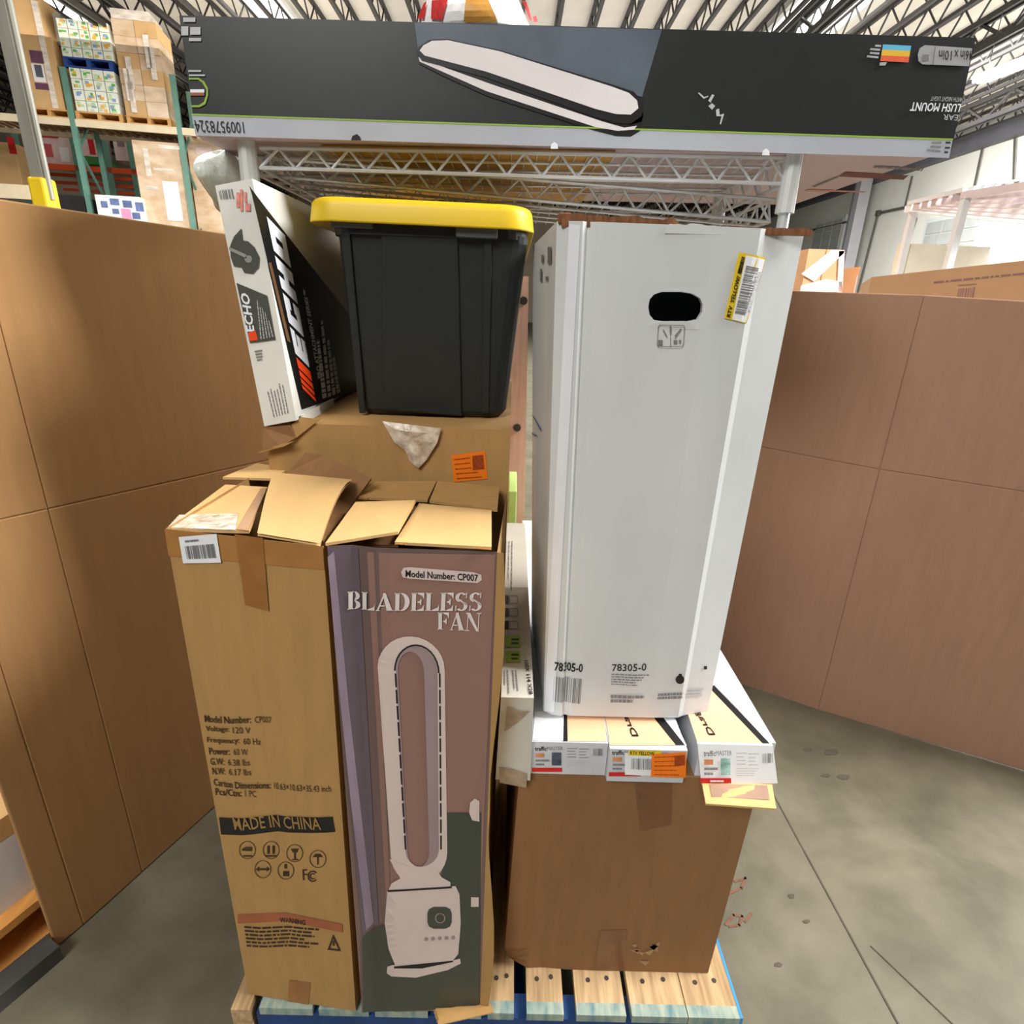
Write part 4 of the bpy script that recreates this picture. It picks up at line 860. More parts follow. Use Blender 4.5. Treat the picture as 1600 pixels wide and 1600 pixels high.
bk.flat('band_small_print', 'front', dashes2d(3, 63, thick=.4), INKG, b_, [(1470, 222), (1454, 222), (1446, 236), (1468, 238)], .002); bk.polys('band_marks', 'front', [R_(1476, 222, 1484, 224.5), R_(1475, 230, 1483, 232.5), R_(1474, 237, 1480, 239.5)], INK, b_, .002)
arcs = lambda k_: [(294 + k_, 123), (310, 123), (318, 128), (324, 138), (324, 150), (321, 162), (312, 167), (296 + k_, 167)]
bk.polys('green_outline_print', 'front', [[(296, 122), (311, 122), (320, 128), (326, 139), (326, 150), (322, 163), (313, 168), (300, 168), (299, 165), (311, 165), (319, 160), (323, 149), (323, 140), (317, 130), (310, 125), (296, 125)]], GRN, b_, .0016)
bk.polys('swatch_print', 'front', [R_(298, 140, 320, 145)], WCOOL, b_, .0016); bk.polys('swatch_print', 'front', [R_(298, 145, 320, 150)], mat('rust_print', (150, 90, 66), .5, .05), b_, .0016)
bk.polys('corner_icon_print', 'front', [R_(284, 42, 295, 56), R_(298, 43, 314, 55), R_(296, 60, 315, 65), R_(287, 28, 306, 35), R_(295, 110, 315, 113), R_(296, 117, 321, 119.5)], INKL, b_, .0016)
bk.polys('chalk_scribble', 'front', [[(1090, 146), (1092, 145), (1100, 152), (1106, 150), (1106, 152), (1099, 155)], [(1112, 148), (1116, 149), (1110, 160), (1117, 166), (1112, 172), (1106, 166), (1112, 162), (1106, 158)], [(1118, 172), (1123, 170), (1124, 180), (1131, 178), (1126, 195), (1124, 194), (1127, 182), (1119, 182)]], INKL, b_, .0016)
for (x, y) in ((866, 228), (1196, 238)):
    bk.polys('cut_notch', 'front', [[(x - 6, y + 5), (x - 5, y - 2), (x, y - 6), (x + 5, y - 2), (x + 6, y + 5)]], PAPER, b_, .002)
bk.polys('cut_notch', 'front', [[(549, 220), (551, 213), (558, 210), (563, 214), (565, 220)]], INK, b_, .002)
MAR = mat('maroon_print', (112, 64, 66), .6, .1)
bk.poly('underside_band_print', 'bottom', [(1310, 275), (1320, 268), (1420, 273), (1412, 280)], MAR, b_); bk.text('underside_text', 'bottom', 'FRAGILE', PINKU, b_, [(1348, 275), (1404, 278), (1402, 274), (1350, 271)], .0, .0016) if False else None
bk.poly('underside_box_print', 'bottom', ([(1268, 291), (1308, 275), (1311, 276), (1273, 292)]), INKG, b_); bk.poly('underside_line_print', 'bottom', [(1262, 295), (1355, 298), (1350, 300), (1258, 298)], mat('salmon_line', (196, 140, 120), .6, .1), b_)
bk.flat('underside_small_print', 'bottom', dashes2d(1, 71), INKG, b_, [(1364, 261), (1440, 266), (1444, 262), (1368, 258)], .0014)
# ---- red and white sack lying on top of the carton
RW = mat('white_sack_film', (236, 236, 236), .35, .03, 30, (1, 1, 1), .3); 
zt3 = lerp(bk.f[3], bk.f[2], .37).z + .001; ys = YK + .06
sk = thing('printed_sack', 'white sack with red print and a brown patch on top of the black carton', 'bag', (at_y(745, 30, ys).x, ys + .12, zt3))
SB = Carton([at_y(650, 36, ys), at_y(838, 40, ys), at_y(800, -25, ys), at_y(676, -28, ys)], depth=(0, .24, 0), deform=lambda u, v, w: (0, -.03 * math.sin(math.pi * u) * math.sin(math.pi * min(1, v + .2)) * (1 - w), 0))
for i in (0, 1): SB.f[i].z = zt3 + .004; SB.b[i].z = zt3 + .004
SB.body('sack_body', [RW], sk, fr(10), fr(6), fr(4), bevel=.004)
SB.polys('red_print_patch', 'front', [[(654, 31), (664, 31), (668, 4), (664, 6)], [(675, 31), (692, 31), (701, 2), (676, 3)], [(815, 2), (822, 4), (830, 34), (826, 34)]], RED, sk, .003)
SB.polys('brown_print_patch', 'front', [[(725, 34), (777, 34), (762, 2), (728, 2)]], mat('sack_brown_print', (188, 136, 58), .4, .1, 30), sk, .003)
SB.polys('red_corner_patch', 'front', [[(831, 28), (836, 26), (839, 36), (833, 37)]], RED, sk, .003)

# ================================================================== CARDBOARD SCREENS LEFT AND RIGHT
def screen(name, label, pts, cols, zfold, m, th=.009, lean=0., parent=None):
    """upright folded board: pts = floor line, cols = top heights; horizontal score at zfold"""
    t = thing(name, label, 'cardboard', (sum(p[0] for p in pts) / len(pts), sum(p[1] for p in pts) / len(pts), 0))
    for i in range(len(pts) - 1):
        a, b = V((*pts[i], 0)), V((*pts[i + 1], 0)); n = V((-(b - a).y, (b - a).x, 0)).normalized()
        for lo_, hi, nm in ((.002, None, 'lower_panel'), (None, 1, 'upper_panel')):
            za, zb2 = (lo_, lo_) if lo_ else (zfold[i], zfold[i + 1]); ta, tb = (zfold[i], zfold[i + 1]) if lo_ else (cols[i], cols[i + 1])
            o0 = V((0, 0, 0)); off = lambda z: n * lean * max(0, (z - .9))
            g = .0; d = (b - a).normalized() * g
            P = [a + d + V((0, 0, za + g)) + off(za), b - d + V((0, 0, zb2 + g)) + off(zb2), b - d + V((0, 0, tb - g)) + off(tb), a + d + V((0, 0, ta - g)) + off(ta)]
            mb = MB(); mb.hexa([P[0], P[1], P[1] + n * th, P[0] + n * th, P[3], P[2], P[2] + n * th, P[3] + n * th]); mb.build(nm, m, t, bevel=.003, fixn=True)
    return t
g = lambda x, y: at_z(x, y, 0).to_2d()
# left: near foot, crease, crease, then hidden end
p0, p1, p2, p3 = g(88, 1482), g(131, 1446), g(219, 1362), g(335, 1262)
dv = (p3 - p1).normalized(); p4 = p1 + dv * 1.02; p2 = p1 + dv * (p2 - p1).length
def top_of(pxy, p, q):   # height on the vertical plane through p,q seen at a pixel
    n = V((-(q - p).y, (q - p).x, 0)); return at_pl(*pxy, V((*p, 0)), n)
def h_at(pt, A_, B_): # interpolate height line at plan point
    t_ = ((pt - A_.to_2d()).dot((B_ - A_).to_2d())) / ((B_ - A_).to_2d().length_squared); return A_.z + (B_.z - A_.z) * t_
ta, tb = top_of((0, 311), p1, p3), top_of((345, 364), p1, p3); fa, fb = top_of((0, 812), p1, p3), top_of((405, 722), p1, p3)
PL = [p0, p1, p2, p4]
scl = screen('cardboard_screen', 'big folded tan cardboard sheet standing on the floor left of the stack', PL, [h_at(p, ta, tb) for p in PL], [h_at(p, fa, fb) for p in PL], SHEET)
r0, r1, r2 = g(1640, 1217), g(1278, 1110), g(1132, 1060)
ra, rb = top_of((1447, 461), r1, r0), top_of((1600, 470), r1, r0); ga, gb = top_of((1378, 734), r1, r0), top_of((1600, 768), r1, r0)
rc, rd = top_of((1447, 461), r1, r2), top_of((1262, 455), r1, r2); gc, gd = top_of((1378, 734), r1, r2), top_of((1205, 701), r1, r2)
r3 = r1 + (r2 - r1) * 2.2; r00 = r0 + (r0 - r1) * .35
PR = [r3, r1, r00]
scr = screen('cardboard_screen', 'folded brown cardboard sheet standing on the floor right of the stack', PR, [h_at(r3, rc, rd), (ra.z + rc.z) / 2, h_at(r00, ra, rb)], [h_at(r3, gc, gd), (ga.z + gc.z) / 2, h_at(r00, ga, gb)], SHEETR)
# ================================================================== STEEL COLUMN AT THE LEFT
GALV = mat('galvanised_steel', (146, 144, 134), .45, .12, 6, (4, 4, .6), .1, metal=.3)
YGD = mat('safety_yellow_guard', (232, 196, 30), .45, .08, 6)
YC = 3.4; cx0, cx1 = at_y(40, 150, YC).x, at_y(2, 150, YC).x
col = thing('steel_column', 'grey steel building column with a yellow guard, left of the pallet rack', 'column', ((cx0 + cx1) / 2, YC + .1, 0))
xm = at_y(29, 150, YC).x; wd = .03
mb = MB()
mb.box((xm - wd, YC, 0), (xm + wd, YC + .012, CEIL)); mb.box((xm - .006, YC + .012, 0), (xm + .006, YC + .05, CEIL)); mb.box((xm - wd, YC + .05, 0), (xm + wd, YC + .06, CEIL)); mb.build('column_beam', GALV, col)
zg = at_y(58, 277, YC).z
mb = MB(); mb.box((xm - wd - .012, YC - .02, 0), (xm + wd + .012, YC + .08, zg)); mb.build('yellow_guard', YGD, col, bevel=.012)
mb = MB(); mb.tube((xm + wd + .012, YC + .02, zg - .1), (xm + wd + .012, YC + .02, CEIL), .014, 8); mb.build('conduit', GALV, col)
# ================================================================== PALLET RACKING
GREEN = mat('rack_green_paint', (98, 142, 130), .5, .1, 5); CREAM = mat('rack_cream_beam', (222, 208, 178), .5, .06, 5); ORB = mat('rack_orange_beam', (214, 84, 40), .5, .06, 5)
RW_ = mat('rack_pallet_wood', (206, 158, 96), .75, .15, 6, (3, 1, 3)); DARKD = mat('rack_deck_brown_wood', (150, 116, 84), .8, .2, 5)  # deck slats are a darker wood than the pallets
ZB = 4.55
Ra, Rb = at_z(0, 176, ZB), at_z(268, 198, ZB); RD = (Rb - Ra).normalized(); RN = V((-RD.y, RD.x, 0)).normalized()
if RN.y < 0: RN = -RN
def rp_(px, py, back=0.): return at_pl(px, py, Ra + RN * back, RN)
def ru(px, py, back=0.): return (rp_(px, py, back) - Ra).dot(RD)
def rpt(u, z, back=0.): p = Ra + RD * u + RN * back; p.z = z; return p
def rbox(mb, u0, u1, b0, b1, z0, z1, mi=0): mb.hexa([rpt(u0, z0, b0), rpt(u1, z0, b0), rpt(u1, z0, b1), rpt(u0, z0, b1), rpt(u0, z1, b0), rpt(u1, z1, b0), rpt(u1, z1, b1), rpt(u0, z1, b1)], mi)
uL, uA, uB = -3.4, ru(112, 185), ru(279, 195)
rack = thing('pallet_rack', 'green pallet rack with cream beams holding wrapped loads at the left', 'rack', rpt((uL + uB) / 2, 0, .5))
zr0 = lambda u: rp_(98, 104).z if u < (uA + uB) / 2 else rp_(266, 116).z
for u in (uA, uB):
    for b in (0, 1.05):
        mb = MB(); rbox(mb, u - .05, u + .05, b, b + .08, 0, zr0(u)); mb.build('upright', GREEN, rack)
    mb = MB(); z = .4; up = True
    while z < ZB + .3: mb.bar(rpt(u, z, .06 if up else 1.05), rpt(u, z + .9, 1.05 if up else .06), .04, .04); z += .9; up = not up
    mb.build('upright_brace', GREEN, rack)
for (a, b) in ((uL, uA - .05), (uA + .05, uB - .05), (uB + .05, uB + 2.0)):
    for bk_ in (0, 1.07):
        mb = MB(); rbox(mb, a, b, bk_, bk_ + .06, ZB - .13, ZB); mb.build('beam', CREAM, rack)
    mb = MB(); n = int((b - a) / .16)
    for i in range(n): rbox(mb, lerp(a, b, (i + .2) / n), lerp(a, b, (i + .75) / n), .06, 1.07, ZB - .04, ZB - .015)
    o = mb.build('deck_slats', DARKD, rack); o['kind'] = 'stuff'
zl_ = rp_(60, 300).z
mb = MB(); rbox(mb, uL, uA - .9, -.2, -.12, rp_(20, 312).z, rp_(20, 290).z); mb.build('low_beam', CREAM, rack)
# second rack behind, orange beams
BK = 3.2
rack2 = thing('pallet_rack', 'rear pallet rack with orange beams seen below the cream beam', 'rack', rpt(0, 0, BK + .5))
for px in (168, 30, 118, 205):
    u = ru(px, 250, BK); mb = MB(); rbox(mb, u - .05, u + .05, BK, BK + .08, 0, rp_(px, 196, BK).z); mb.build('upright', GREEN, rack2)
for y0, y1, b in ((258, 267, BK), (272, 277, BK + 1), (284, 289, BK + 1.4), (295, 299, BK + 2)):
    u0, u1 = ru(30, 262, BK), ru(226, 262, BK); mb = MB(); rbox(mb, u0, u1, b, b + .06, rp_(120, y1, b).z, rp_(120, y0, b).z); mb.build('beam', ORB, rack2)
u0, u1 = ru(-60, 190, BK), ru(14, 190, BK); mb = MB(); rbox(mb, u0, u1, BK, BK + .06, rp_(6, 192, BK).z, rp_(6, 184, BK).z); mb.build('beam', ORB, rack2)
# loads -------------------------------------------------------------
def wpallet(u0, u1, z0, back, label, m=RW_, h=.15, dep=.95, mats=None):
    t = thing('shipping_pallet', label, 'pallet', rpt((u0 + u1) / 2, z0, back + dep / 2), 'pallets on the rack')
    mb = MB(); rbox(mb, u0, u1, back, back + dep, z0 + h - .03, z0 + h); mb.build('top_deck', m, t)
    for k_ in (0, .46, .92):
        mb = MB(); rbox(mb, lerp(u0, u1, k_), lerp(u0, u1, k_ + .08), back + .01, back + dep - .01, z0 + .025, z0 + h - .03); mb.build('stringer', m, t)
    mb = MB(); rbox(mb, u0, u1, back, back + dep, z0, z0 + .025); mb.build('bottom_deck', m, t); return t
WRAPK = mat('wrapped_kraft', (206, 172, 132), .35, .15, 3, (1, 1, 2), .3, spec=.6, rgb2=(226, 204, 180))
TANB = mat('tan_rack_carton', (206, 168, 118), .7, .06, 4); GREYW = mat('grey_stretch_film', (140, 140, 132), .3, .15, 4, bump=.3)
FILM = mat('glossy_stretch_film', (226, 216, 206), .2, .2, 5, (1, 1, 3), .6, spec=.8)
GSH = [mat('pack_white', (232, 236, 226), .5, .04, 10), mat('pack_green', (96, 176, 84), .5, .15, 10), mat('pack_orange', (232, 178, 74), .5, .1, 10), mat('pack_blue', (134, 164, 206), .5, .1, 10), mat('pack_pale_green', (190, 216, 174), .5, .1, 10)]
BLUEPL = mat('blue_rack_pallet', (36, 70, 140), .6, .1, 5)
def zr(py, px=120, b=0.): return rp_(px, py, b).z
# tall carton load, far left
u0, u1 = ru(40, 170), ru(101, 170)
wpallet(u0, u1 + .08, ZB, .02, 'wooden pallet under the tall tan carton with a purple label')
T1 = thing('tall_carton_load', 'tall tan carton with a purple and white label on the upper rack beam', 'carton', rpt((u0 + u1) / 2, ZB + .15, .5))
mb = MB(); rbox(mb, u0, u1, .03, .9, ZB + .152, zr(55, 60)); mb.build('carton_body', TANB, T1); mb = MB(); rbox(mb, u0 - .02, u1 - .1, .06, .9, zr(55, 60) + .002, min(zr(0, 60) + .1, CEIL - .56)); mb.build('upper_carton', TANB, T1)
for (a, b, y0, y1, m) in ((42, 62, 77, 96, mat('purple_label', (104, 66, 92), .5)), (46, 64, 98, 126, PAPER), (50, 61, 100, 119, mat('slate_label', (86, 88, 100), .5)), (50, 71, 128, 138, MATS['purple_label'])):
    mb = MB(); rbox(mb, ru(a + 4, (y0 + y1) / 2), ru(b + 4, (y0 + y1) / 2), .022 if m is not MATS.get('slate_label') else .018, .029, zr(y1, a), zr(y0, a)); mb.build('label_patch', m, T1)
mb = MB(); rbox(mb, u1 - .22, u1 - .12, .022, .9, ZB + .16, zr(4, 90)); mb.build('stretch_film_edge', FILM, T1)
GL = thing('grey_wrapped_bundle', 'grey film wrapped bundle beside the tall tan carton on the rack', 'bundle', rpt(ru(90, 60), ZB + .15, .5))
mb = MB(); rbox(mb, u1 + .02, u1 + .13, .3, .95, ZB + .152, zr(64, 90)); mb.build('lower_bundle', TANB, GL); mb = MB(); rbox(mb, u1 + .01, u1 + .14, .25, .95, zr(64, 90) + .002, zr(12, 90)); mb.build('film_cover', GREYW, GL)
# paper towel loads
def towels(u0, u1, z0, z1, nu, nz, label, seed, back=.04):
    t = thing('paper_towel_load', label, 'paper towels', rpt((u0 + u1) / 2, z0, back + .4), 'paper towel loads'); r = random.Random(seed)
    for j in range(nz):
        for i in range(nu):
            a, b = lerp(u0, u1, i / nu), lerp(u0, u1, (i + 1) / nu); c, d = lerp(z0, z1, j / nz), lerp(z0, z1, (j + 1) / nz)
            mb = MB(); rbox(mb, a + .008, b - .008, back, back + .8, c + .004, d - .004); o = mb.build('towel_pack', GSH[0], t)
            for k_ in range(4):
                x = lerp(a, b, r.uniform(.08, .6)); y = lerp(c, d, r.uniform(.08, .65)); w_ = (b - a) * r.uniform(.2, .42); h_ = (d - c) * r.uniform(.15, .34)
                mb = MB(); rbox(mb, x, min(x + w_, b - .02), back - .004 - .002 * k_, back + .001, y, min(y + h_, d - .02)); mb.build('pack_print', GSH[r.choice((1, 2, 3, 4, 4, 2, 1))], o)
    return t
u0, u1 = ru(118, 172), ru(187, 172)
wpallet(u0 - .03, u1 + .02, ZB, .02, 'wooden pallet under the lower paper towel load')
zt1 = zr(112, 150); towels(u0, u1, ZB + .152, zr(108, 150), 4, 4, 'lower load of white and green paper towel packs on the rack', 3)
zbp = zr(108, 150) + .002; wpallet(u0 - .06, u1, zbp, .02, 'blue pallet between the two paper towel loads', BLUEPL, .17)
towels(u0 - .06, u1 + .04, zbp + .172, min(zr(33, 150), CEIL - .58), 5, 4, 'upper load of paper towel packs on the blue pallet', 8)
# wrapped carton load at right of bay
u0, u1 = ru(196, 180), ru(264, 186)
wpallet(u0, u1 + .02, ZB, .02, 'wooden pallet under the film wrapped brown cartons')
T2 = thing('wrapped_carton_load', 'film wrapped stack of brown cartons on the upper rack, right of the paper towels', 'carton stack', rpt((u0 + u1) / 2, ZB + .15, .5))
r = random.Random(4); zz = ZB + .152
for j in range(6):
    h_ = .27
    for i in range(2):
        a, b = lerp(u0, u1, i / 2), lerp(u0, u1, (i + 1) / 2); mb = MB(); rbox(mb, a + .004, b - .004, .04 + r.uniform(0, .03), .9, zz, zz + h_ - .004); mb.build('wrapped_carton', WRAPK if (i + j) % 3 else TANB, T2)
    zz += h_
for k_ in range(5):
    x = lerp(u0, u1, r.uniform(.02, .8)); mb = MB(); rbox(mb, x, x + .1, .018, .036, ZB + .2 + .2 * k_, ZB + .75 + .2 * k_); mb.build('film_fold', FILM, T2)
mb = MB(); rbox(mb, u0 + .02, u1 - .1, .05, .8, zz, zz + .16); mb.build('film_hood', FILM, T2)
# lower level goods
def goods(name, label, cat, px0, px1, py0, py1, m, back, dep=.8, patches=(), floor_=False):
    b0, b1 = ru(px0, (py0 + py1) / 2, back), ru(px1, (py0 + py1) / 2, back); z0 = rp_((px0 + px1) / 2, py1, back).z; z1_ = rp_((px0 + px1) / 2, py0, back).z
    t = thing(name, label, cat, rpt((b0 + b1) / 2, z0, back + dep / 2)); mb = MB(); rbox(mb, b0, b1, back, back + dep, 0.0 if floor_ else z0, z1_); mb.build('goods_body', m, t, bevel=.01)
    for (a, b, c, d, mm) in patches:
        mb = MB(); rbox(mb, ru(a, (c + d) / 2, back), ru(b, (c + d) / 2, back), back - .008, back + .002, rp_(a, d, back).z, rp_(a, c, back).z); mb.build('printed_patch', mm, t)
    return t
PINK = mat('rose_print', (206, 90, 100), .5, .1); PKW = mat('pale_pink_board', (222, 200, 202), .6, .08, 8); HOT = mat('hot_pink_label', (246, 150, 190), .6); NAVY = mat('navy_print', (96, 116, 164), .6, .3, 8); BLKG = mat('black_goods', (38, 36, 40), .5, .2, 8); GRNB = mat('green_crate', (60, 132, 72), .5)
goods('boxed_goods', 'pink and white boxes on the rear rack beside the steel column', 'boxes', 56, 112, 204, 257, PKW, BK + .12, patches=((58, 90, 206, 214, RED), (64, 82, 224, 244, PINK), (94, 108, 230, 252, PAPER)))
goods('boxed_goods', 'red and white boxes on the rear rack behind the green upright', 'boxes', 114, 152, 206, 244, PKW, BK + .12, patches=((115, 122, 218, 242, RED), (138, 147, 210, 241, RED)))
goods('green_crate', 'green crate on the orange beam of the rear rack', 'crate', 114, 166, 245, 257, GRNB, BK + .12)
goods('boxed_goods', 'pale grey and mauve printed boxes at the right of the rear rack', 'boxes', 178, 222, 213, 252, PKW, BK + .12, patches=((183, 194, 220, 229, mat('mauve_block', (150, 120, 136), .6)), (198, 210, 224, 230, INKG), (204, 216, 236, 248, PINK)))
goods('carton_bundle', 'brown cartons with a red print low on the rear rack at far left', 'cartons', -20, 28, 222, 288, TANB, BK - 1.1, patches=((13, 24, 214, 240, RED),))
goods('floral_pack', 'white pack with blue floral print and pink label on the lower rack', 'pack', 152, 222, 306, 352, PAPER, -.15, .9, ((158, 168, 314, 324, NAVY), (172, 186, 310, 320, NAVY), (192, 206, 313, 324, NAVY), (212, 224, 316, 330, NAVY), (176, 186, 326, 334, NAVY), (207, 219, 332, 342, NAVY), (190, 205, 326, 341, HOT)), True)
goods('black_goods', 'black bags piled below the orange beams beside the yellow guard', 'bags', 84, 132, 305, 330, BLKG, .3, .8, (), True)
gw = goods('wrapped_pallet_load', 'film wrapped brown cartons with a white paper sheet in the lower bay', 'carton stack', 222, 292, 222, 420, WRAPK, .1, .9, ((258, 282, 283, 344, PAPER), (226, 234, 232, 275, FILM), (240, 270, 262, 266, FILM), (248, 284, 226, 232, FILM), (228, 246, 290, 296, FILM)), True)
goods('wrapped_pallet_load', 'film wrapped mixed load behind the right green upright, beside the black carton', 'carton stack', 300, 380, 214, 360, WRAPK, .6, 1.0, ((306, 330, 230, 240, PKW), (312, 340, 262, 268, FILM)), True)
# near floor at far left: pallet with white sheets
o = thing('shipping_pallet', 'orange toned wooden pallet on the floor at the lower left edge', 'pallet', at_z(10, 1480, 0))
PW = mat('orange_pallet_wood', (226, 160, 84), .7, .2, 6, (8, 1, 8), .2)
d = V((*dv, 0)); n = V((-d.y, d.x, 0))
if n.x > 0: n = -n
pa = at_z(28, 1462, .12); gap = (pa - V((*p1, 0))).dot(n)
if gap < .035: pa = pa + n * (.035 - gap)
S = pa - d * .22; E_ = pa + d * .75
for z0, z1_, nm in ((.10, .12, 'top_board'), (.0, .02, 'bottom_board')):
    for k_ in range(4):
        q = n * (.13 * k_); mb = MB(); mb.hexa([S + q + V((0, 0, z0 - S.z)), E_ + q + V((0, 0, z0 - E_.z)), E_ + q + n * .1 + V((0, 0, z0 - E_.z)), S + q + n * .1 + V((0, 0, z0 - S.z)), S + q + V((0, 0, z1_ - S.z)), E_ + q + V((0, 0, z1_ - E_.z)), E_ + q + n * .1 + V((0, 0, z1_ - E_.z)), S + q + n * .1 + V((0, 0, z1_ - S.z))]); mb.build(nm, PW, o, fixn=True)
for k_ in (.02, .34, .66):
    a = S + (E_ - S) * k_; mb = MB(); mb.hexa([a + V((0, 0, .02 - .12)), a + d * .07 + V((0, 0, .02 - .12)), a + d * .07 + n * .48 + V((0, 0, .02 - .12)), a + n * .48 + V((0, 0, .02 - .12)), a + V((0, 0, .10 - .12)), a + d * .07 + V((0, 0, .10 - .12)), a + d * .07 + n * .48 + V((0, 0, .10 - .12)), a + n * .48 + V((0, 0, .10 - .12))]); mb.build('stringer', PW, o, fixn=True)
wb = thing('white_wrapped_box', 'white wrapped box with a tan strip on the orange pallet at lower left', 'box', S + n * .05 + d * .2)
a = S + d * .10 + n * .035; b = E_ - d * .1 + n * .035
mb = MB(); mb.hexa([a, b, b + n * .4, a + n * .4, a + V((0, 0, .16)), b + V((0, 0, .16)), b + n * .4 + V((0, 0, .16)), a + n * .4 + V((0, 0, .16))]); mb.build('box_body', PAPER, wb, fixn=True)
a2, b2 = a + V((0, 0, .162)), b + V((0, 0, .162)); mb = MB(); mb.hexa([a2, b2, b2 + n * .4, a2 + n * .4, a2 + V((0, 0, .05)), b2 + V((0, 0, .05)), b2 + n * .4 + V((0, 0, .05)), a2 + n * .4 + V((0, 0, .05))]); mb.build('tan_lid', KRAFTL, wb, fixn=True)
RAIL = mat('dark_floor_rail', (92, 92, 90), .5, .2, 6, metal=.4)
a, b = at_z(-20, 1560, .03), at_z(84, 1474, .03); mb = MB(); mb.bar(V((a.x, a.y, .02)), V((b.x, b.y, .02)), .05, .038); o = mb.build('floor_rail', RAIL); tag(o, 'dark metal rail on the floor beside the orange pallet', 'rail')
# ================================================================== RIGHT BACKGROUND
GREYC = mat('grey_column_paint', (168, 166, 172), .6, .05, 3); PIPE = mat('dark_conduit', (84, 82, 76), .5, .1, 5); DOCK = mat('grey_dock_door', (176, 180, 178), .5, .06, 3); DOCKF = mat('dock_frame', (214, 220, 218), .5, .04, 3)
def wx(px, py, off=0.): return at_x(px, py, XW - off)
# building column in front of the wall
c0, c1 = wx(1318, 400, .5), wx(1352, 400, .5)
o = thing('steel_column', 'grey building column against the white wall at the right', 'column', (XW - .5, (c0.y + c1.y) / 2, 0))
yA, yB_ = wx(1358, 310, .5).y, wx(1322, 310, .5).y
mb = MB(); mb.box((XW - .95, yA, 0), (XW - .5, yA + .35, CEIL - .5)); mb.build('column_face', GREYC, o); mb = MB(); mb.box((XW - .98, yA + .36, 0), (XW - .52, yA + .42, CEIL - .5)); mb.build('column_flange', GIRD, o)
# wall fittings
def pipe(name, pts, rad, off=.08, m=PIPE):
    P = [wx(x, y, off) for x, y in pts]; mb = MB()
    for a, b in zip(P, P[1:]): mb.tube(a, b, rad, 6)
    o = mb.build(name, m, wall_r); return o
pipe('conduit', [(1372, 333), (1410, 325), (1452, 313), (1505, 303), (1600, 284), (1660, 272)], .05); pipe('conduit', [(1372, 333), (1340, 458)], .045); pipe('conduit', [(1263, 361), (1322, 347)], .05); pipe('conduit', [(1425, 275), (1413, 326)], .03); pipe('conduit', [(1550, 160), (1520, 300)], .03); pipe('conduit', [(1589, 120), (1583, 280)], .03); pipe('conduit', [(1432, 340), (1420, 375)], .03)
for (x, y) in ((1372, 333), (1438, 317), (1463, 311), (1263, 361)):
    q = wx(x, y, .12); mb = MB(); mb.box(q - V((.06, .1, .1)), q + V((.06, .1, .1))); mb.build('junction_box', PIPE, wall_r)
dn = 0
for (xa, xb, ya, yb2, cols_, rows_) in ((1276, 1316, 352, 395, 3, 3), (1450, 1532, 346, 420, 3, 4)):
    dn += 1
    y1_, y0_ = wx(xa, ya, .1).y, wx(xb, ya, .1).y; z1_ = wx((xa + xb) / 2, ya - 6, .1).z
    mb = MB(); mb.box((XW - .08, y0_ - .12, 0), (XW - .002, y1_ + .12, z1_ + .12)); D = struct(mb.build('door_%d' % dn, DOCKF))
    for i in range(cols_):
        for j in range(rows_ + 2):
            a, b = lerp(y0_, y1_, i / cols_), lerp(y0_, y1_, (i + 1) / cols_); zz0 = z1_ - (j + 1) * .42; mb = MB(); mb.box((XW - .12, a + .03, zz0 + .02), (XW - .08, b - .03, zz0 + .40)); mb.build('door_panel', DOCK, D)
# fluorescent high-bay
fx0, fx1 = at_z(1528, 128, 5.6), at_z(1612, 96, 5.6)
lf = thing('ceiling_light', 'lit fluorescent strip fixture hanging at the upper right', 'light', ((fx0 + fx1) / 2))
d = (fx1 - fx0); TUB = mat('lit_fluorescent_tube', (255, 255, 250), .5, 0, 1, emit=9)
mb = MB(); mb.bar(fx0 + V((0, 0, .05)), fx1 + V((0, 0, .05)), .34, .05); mb.build('housing', SKYF, lf)
sd = d.cross(V((0, 0, 1))).normalized()
for k_ in (-.1, 0, .1): mb = MB(); mb.tube(fx0 + sd * k_, fx1 + sd * k_, .035, 8); mb.build('tube', TUB, lf)
for k_ in (.15, .85): q = lerp(fx0, fx1, k_); mb = MB(); mb.tube(q + V((0, 0, .06)), V((q.x, q.y, CEIL - .02)), .008, 5); mb.build('hanger', PIPE, lf)
# stack of wire decking on a raised rack
WD = mat('mauve_wire_deck', (214, 196, 198), .35, .08, 6, metal=.3); WDE = mat('bright_deck_edge', (236, 240, 246), .3, .03)
zq_ = 2.2
P0, P1, P2, P3 = at_z(1418, 326, zq_), at_z(1640, 350, zq_), at_z(1660, 282, zq_), at_z(1505, 306, zq_)
wk = thing('wire_deck_stack', 'stack of pale wire decks raised at the far right by the wall', 'rack decking', ((P0 + P1 + P2 + P3) / 4).to_2d().to_3d())
for k_ in range(7):
    t_ = k_ / 6; mb = MB(); mb.bar(lerp(P0, P3, t_), lerp(P1, P2, t_), .06, .05); mb.build('deck_slat', WD if k_ else WDE, wk)
for k_ in range(9):
    t_ = k_ / 8; mb = MB(); mb.bar(lerp(P0, P1, t_) + V((0, 0, .04)), lerp(P3, P2, t_) + V((0, 0, .04)), .03, .03); mb.build('deck_wire', WDE, wk)
for q in (lerp(P0, P1, .04), lerp(P3, P2, .04), lerp(P0, P1, .97), lerp(P3, P2, .97)):
    mb = MB(); mb.bar(V((q.x, q.y, 0)), V((q.x, q.y, zq_)), .05, .05); mb.build('support_post', WDE, wk)
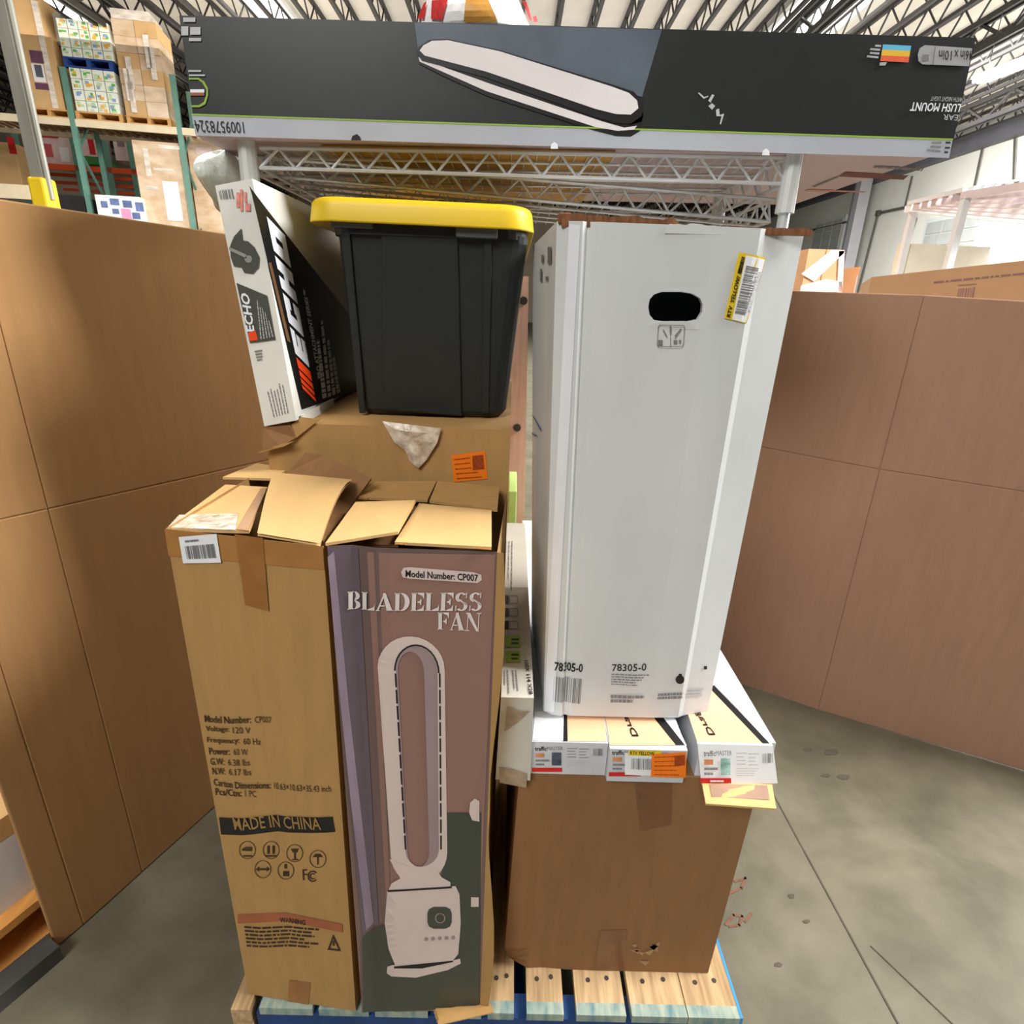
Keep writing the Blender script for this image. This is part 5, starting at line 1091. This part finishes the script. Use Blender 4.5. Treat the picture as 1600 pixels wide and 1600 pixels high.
# foam panel
YFm = 6.0; a, b, c, d = at_y(1402, 440, YFm), at_y(1560, 440, YFm), at_y(1548, 386, YFm), at_y(1411, 380, YFm)
o = thing('foam_panel', 'cream foam panel standing behind the large tan carton at right', 'panel', ((a.x + b.x) / 2, YFm, 0)); FO = mat('cream_foam', (234, 230, 214), .7, .03)
fp = Carton([(a.x - .02, YFm, .001), (b.x, YFm, .001), c, d], depth=(0, .08, 0)); fp.body('panel_board', [FO], o); mb = MB(); e_ = at_y(1420, 382, YFm - .01); mb.box((e_.x - .05, YFm - .03, .001), (e_.x + .01, YFm - .002, e_.z)); mb.build('tan_edge_strip', mat('olive_strip', (196, 186, 140), .7), o)
# large tan carton behind the right screen
YBc = 2.75; a, b, c, d = at_y(1352, 600, YBc), at_y(1690, 600, YBc - .5), at_y(1700, 396, YBc - .5), at_y(1362, 433, YBc)
bc = Carton([(d.x, YBc, .001), (c.x, YBc - .5, .001), c, d], depth=(.35, .7, 0))
o = thing('large_tan_carton', 'large tan carton with a faint barcode behind the right cardboard screen', 'carton', (d.x + .5, YBc, 0)); bc.body('carton_body', [mat('tan_rose_board', (204, 162, 122), .75, .06, 6)], o, fr(3), fr(3))
bc.flat('barcode', 'front', bars2d(12, 77), mat('mauve_ink', (150, 116, 116), .7), o, [(1495, 466), (1521, 465), (1524, 449), (1498, 451)]); bc.flat('small_print', 'front', dashes2d(1, 78), MATS['mauve_ink'], o, [(1459, 443), (1600, 429), (1600, 426), (1459, 440)], .0014); bc.flat('small_print', 'front', dashes2d(1, 79), MATS['mauve_ink'], o, [(1497, 447), (1526, 445), (1526, 443), (1497, 445)], .0014)
# wrapped peach load and slim orange carton
Yp = 5.2; a, b = at_y(1248, 470, Yp), at_y(1320, 390, Yp); o = thing('wrapped_carton_load', 'film wrapped peach cartons seen past the white carton at right', 'carton stack', ((a.x + b.x) / 2, Yp + .4, 0))
PEA = mat('peach_carton', (232, 176, 132), .6, .06, 5)
for j in range(3):
    for i in range(2): mb = MB(); mb.box((lerp(a.x, b.x, i / 2) + .004, Yp, b.z * j / 3 + .003), (lerp(a.x, b.x, (i + 1) / 2) - .004, Yp + .8, b.z * (j + 1) / 3 - .003)); mb.build('wrapped_carton', PEA, o)
for q in ([(1252, 428), (1272, 440), (1318, 396), (1320, 391), (1300, 390)], [(1252, 446), (1290, 436), (1316, 440), (1316, 456), (1250, 456)], [(1311, 392), (1320, 392), (1316, 458), (1308, 458)]):
    mb = MB(); mb.prism([at_y(x, y, Yp - .012) for x, y in q], (0, .008, 0)); mb.build('film_fold', mat('pale_film', (240, 226, 224), .25, .08, 8, (1, 1, 1), .4, spec=.7), o, fixn=True)
Yo = 6.2; a, b = at_y(1331, 470, Yo), at_y(1345, 417, Yo); o = thing('slim_carton', 'slim orange and white carton end beside the grey column', 'carton', ((a.x + b.x) / 2, Yo, 0)); mb = MB(); mb.box((a.x, Yo, .001), (b.x, Yo + .3, b.z)); mb.build('carton_body', PEA, o); mb = MB(); q = at_y(1339, 430, Yo); mb.box((q.x, Yo - .006, q.z - .25), (b.x - .01, Yo - .001, q.z)); mb.build('white_patch', PAPER, o)
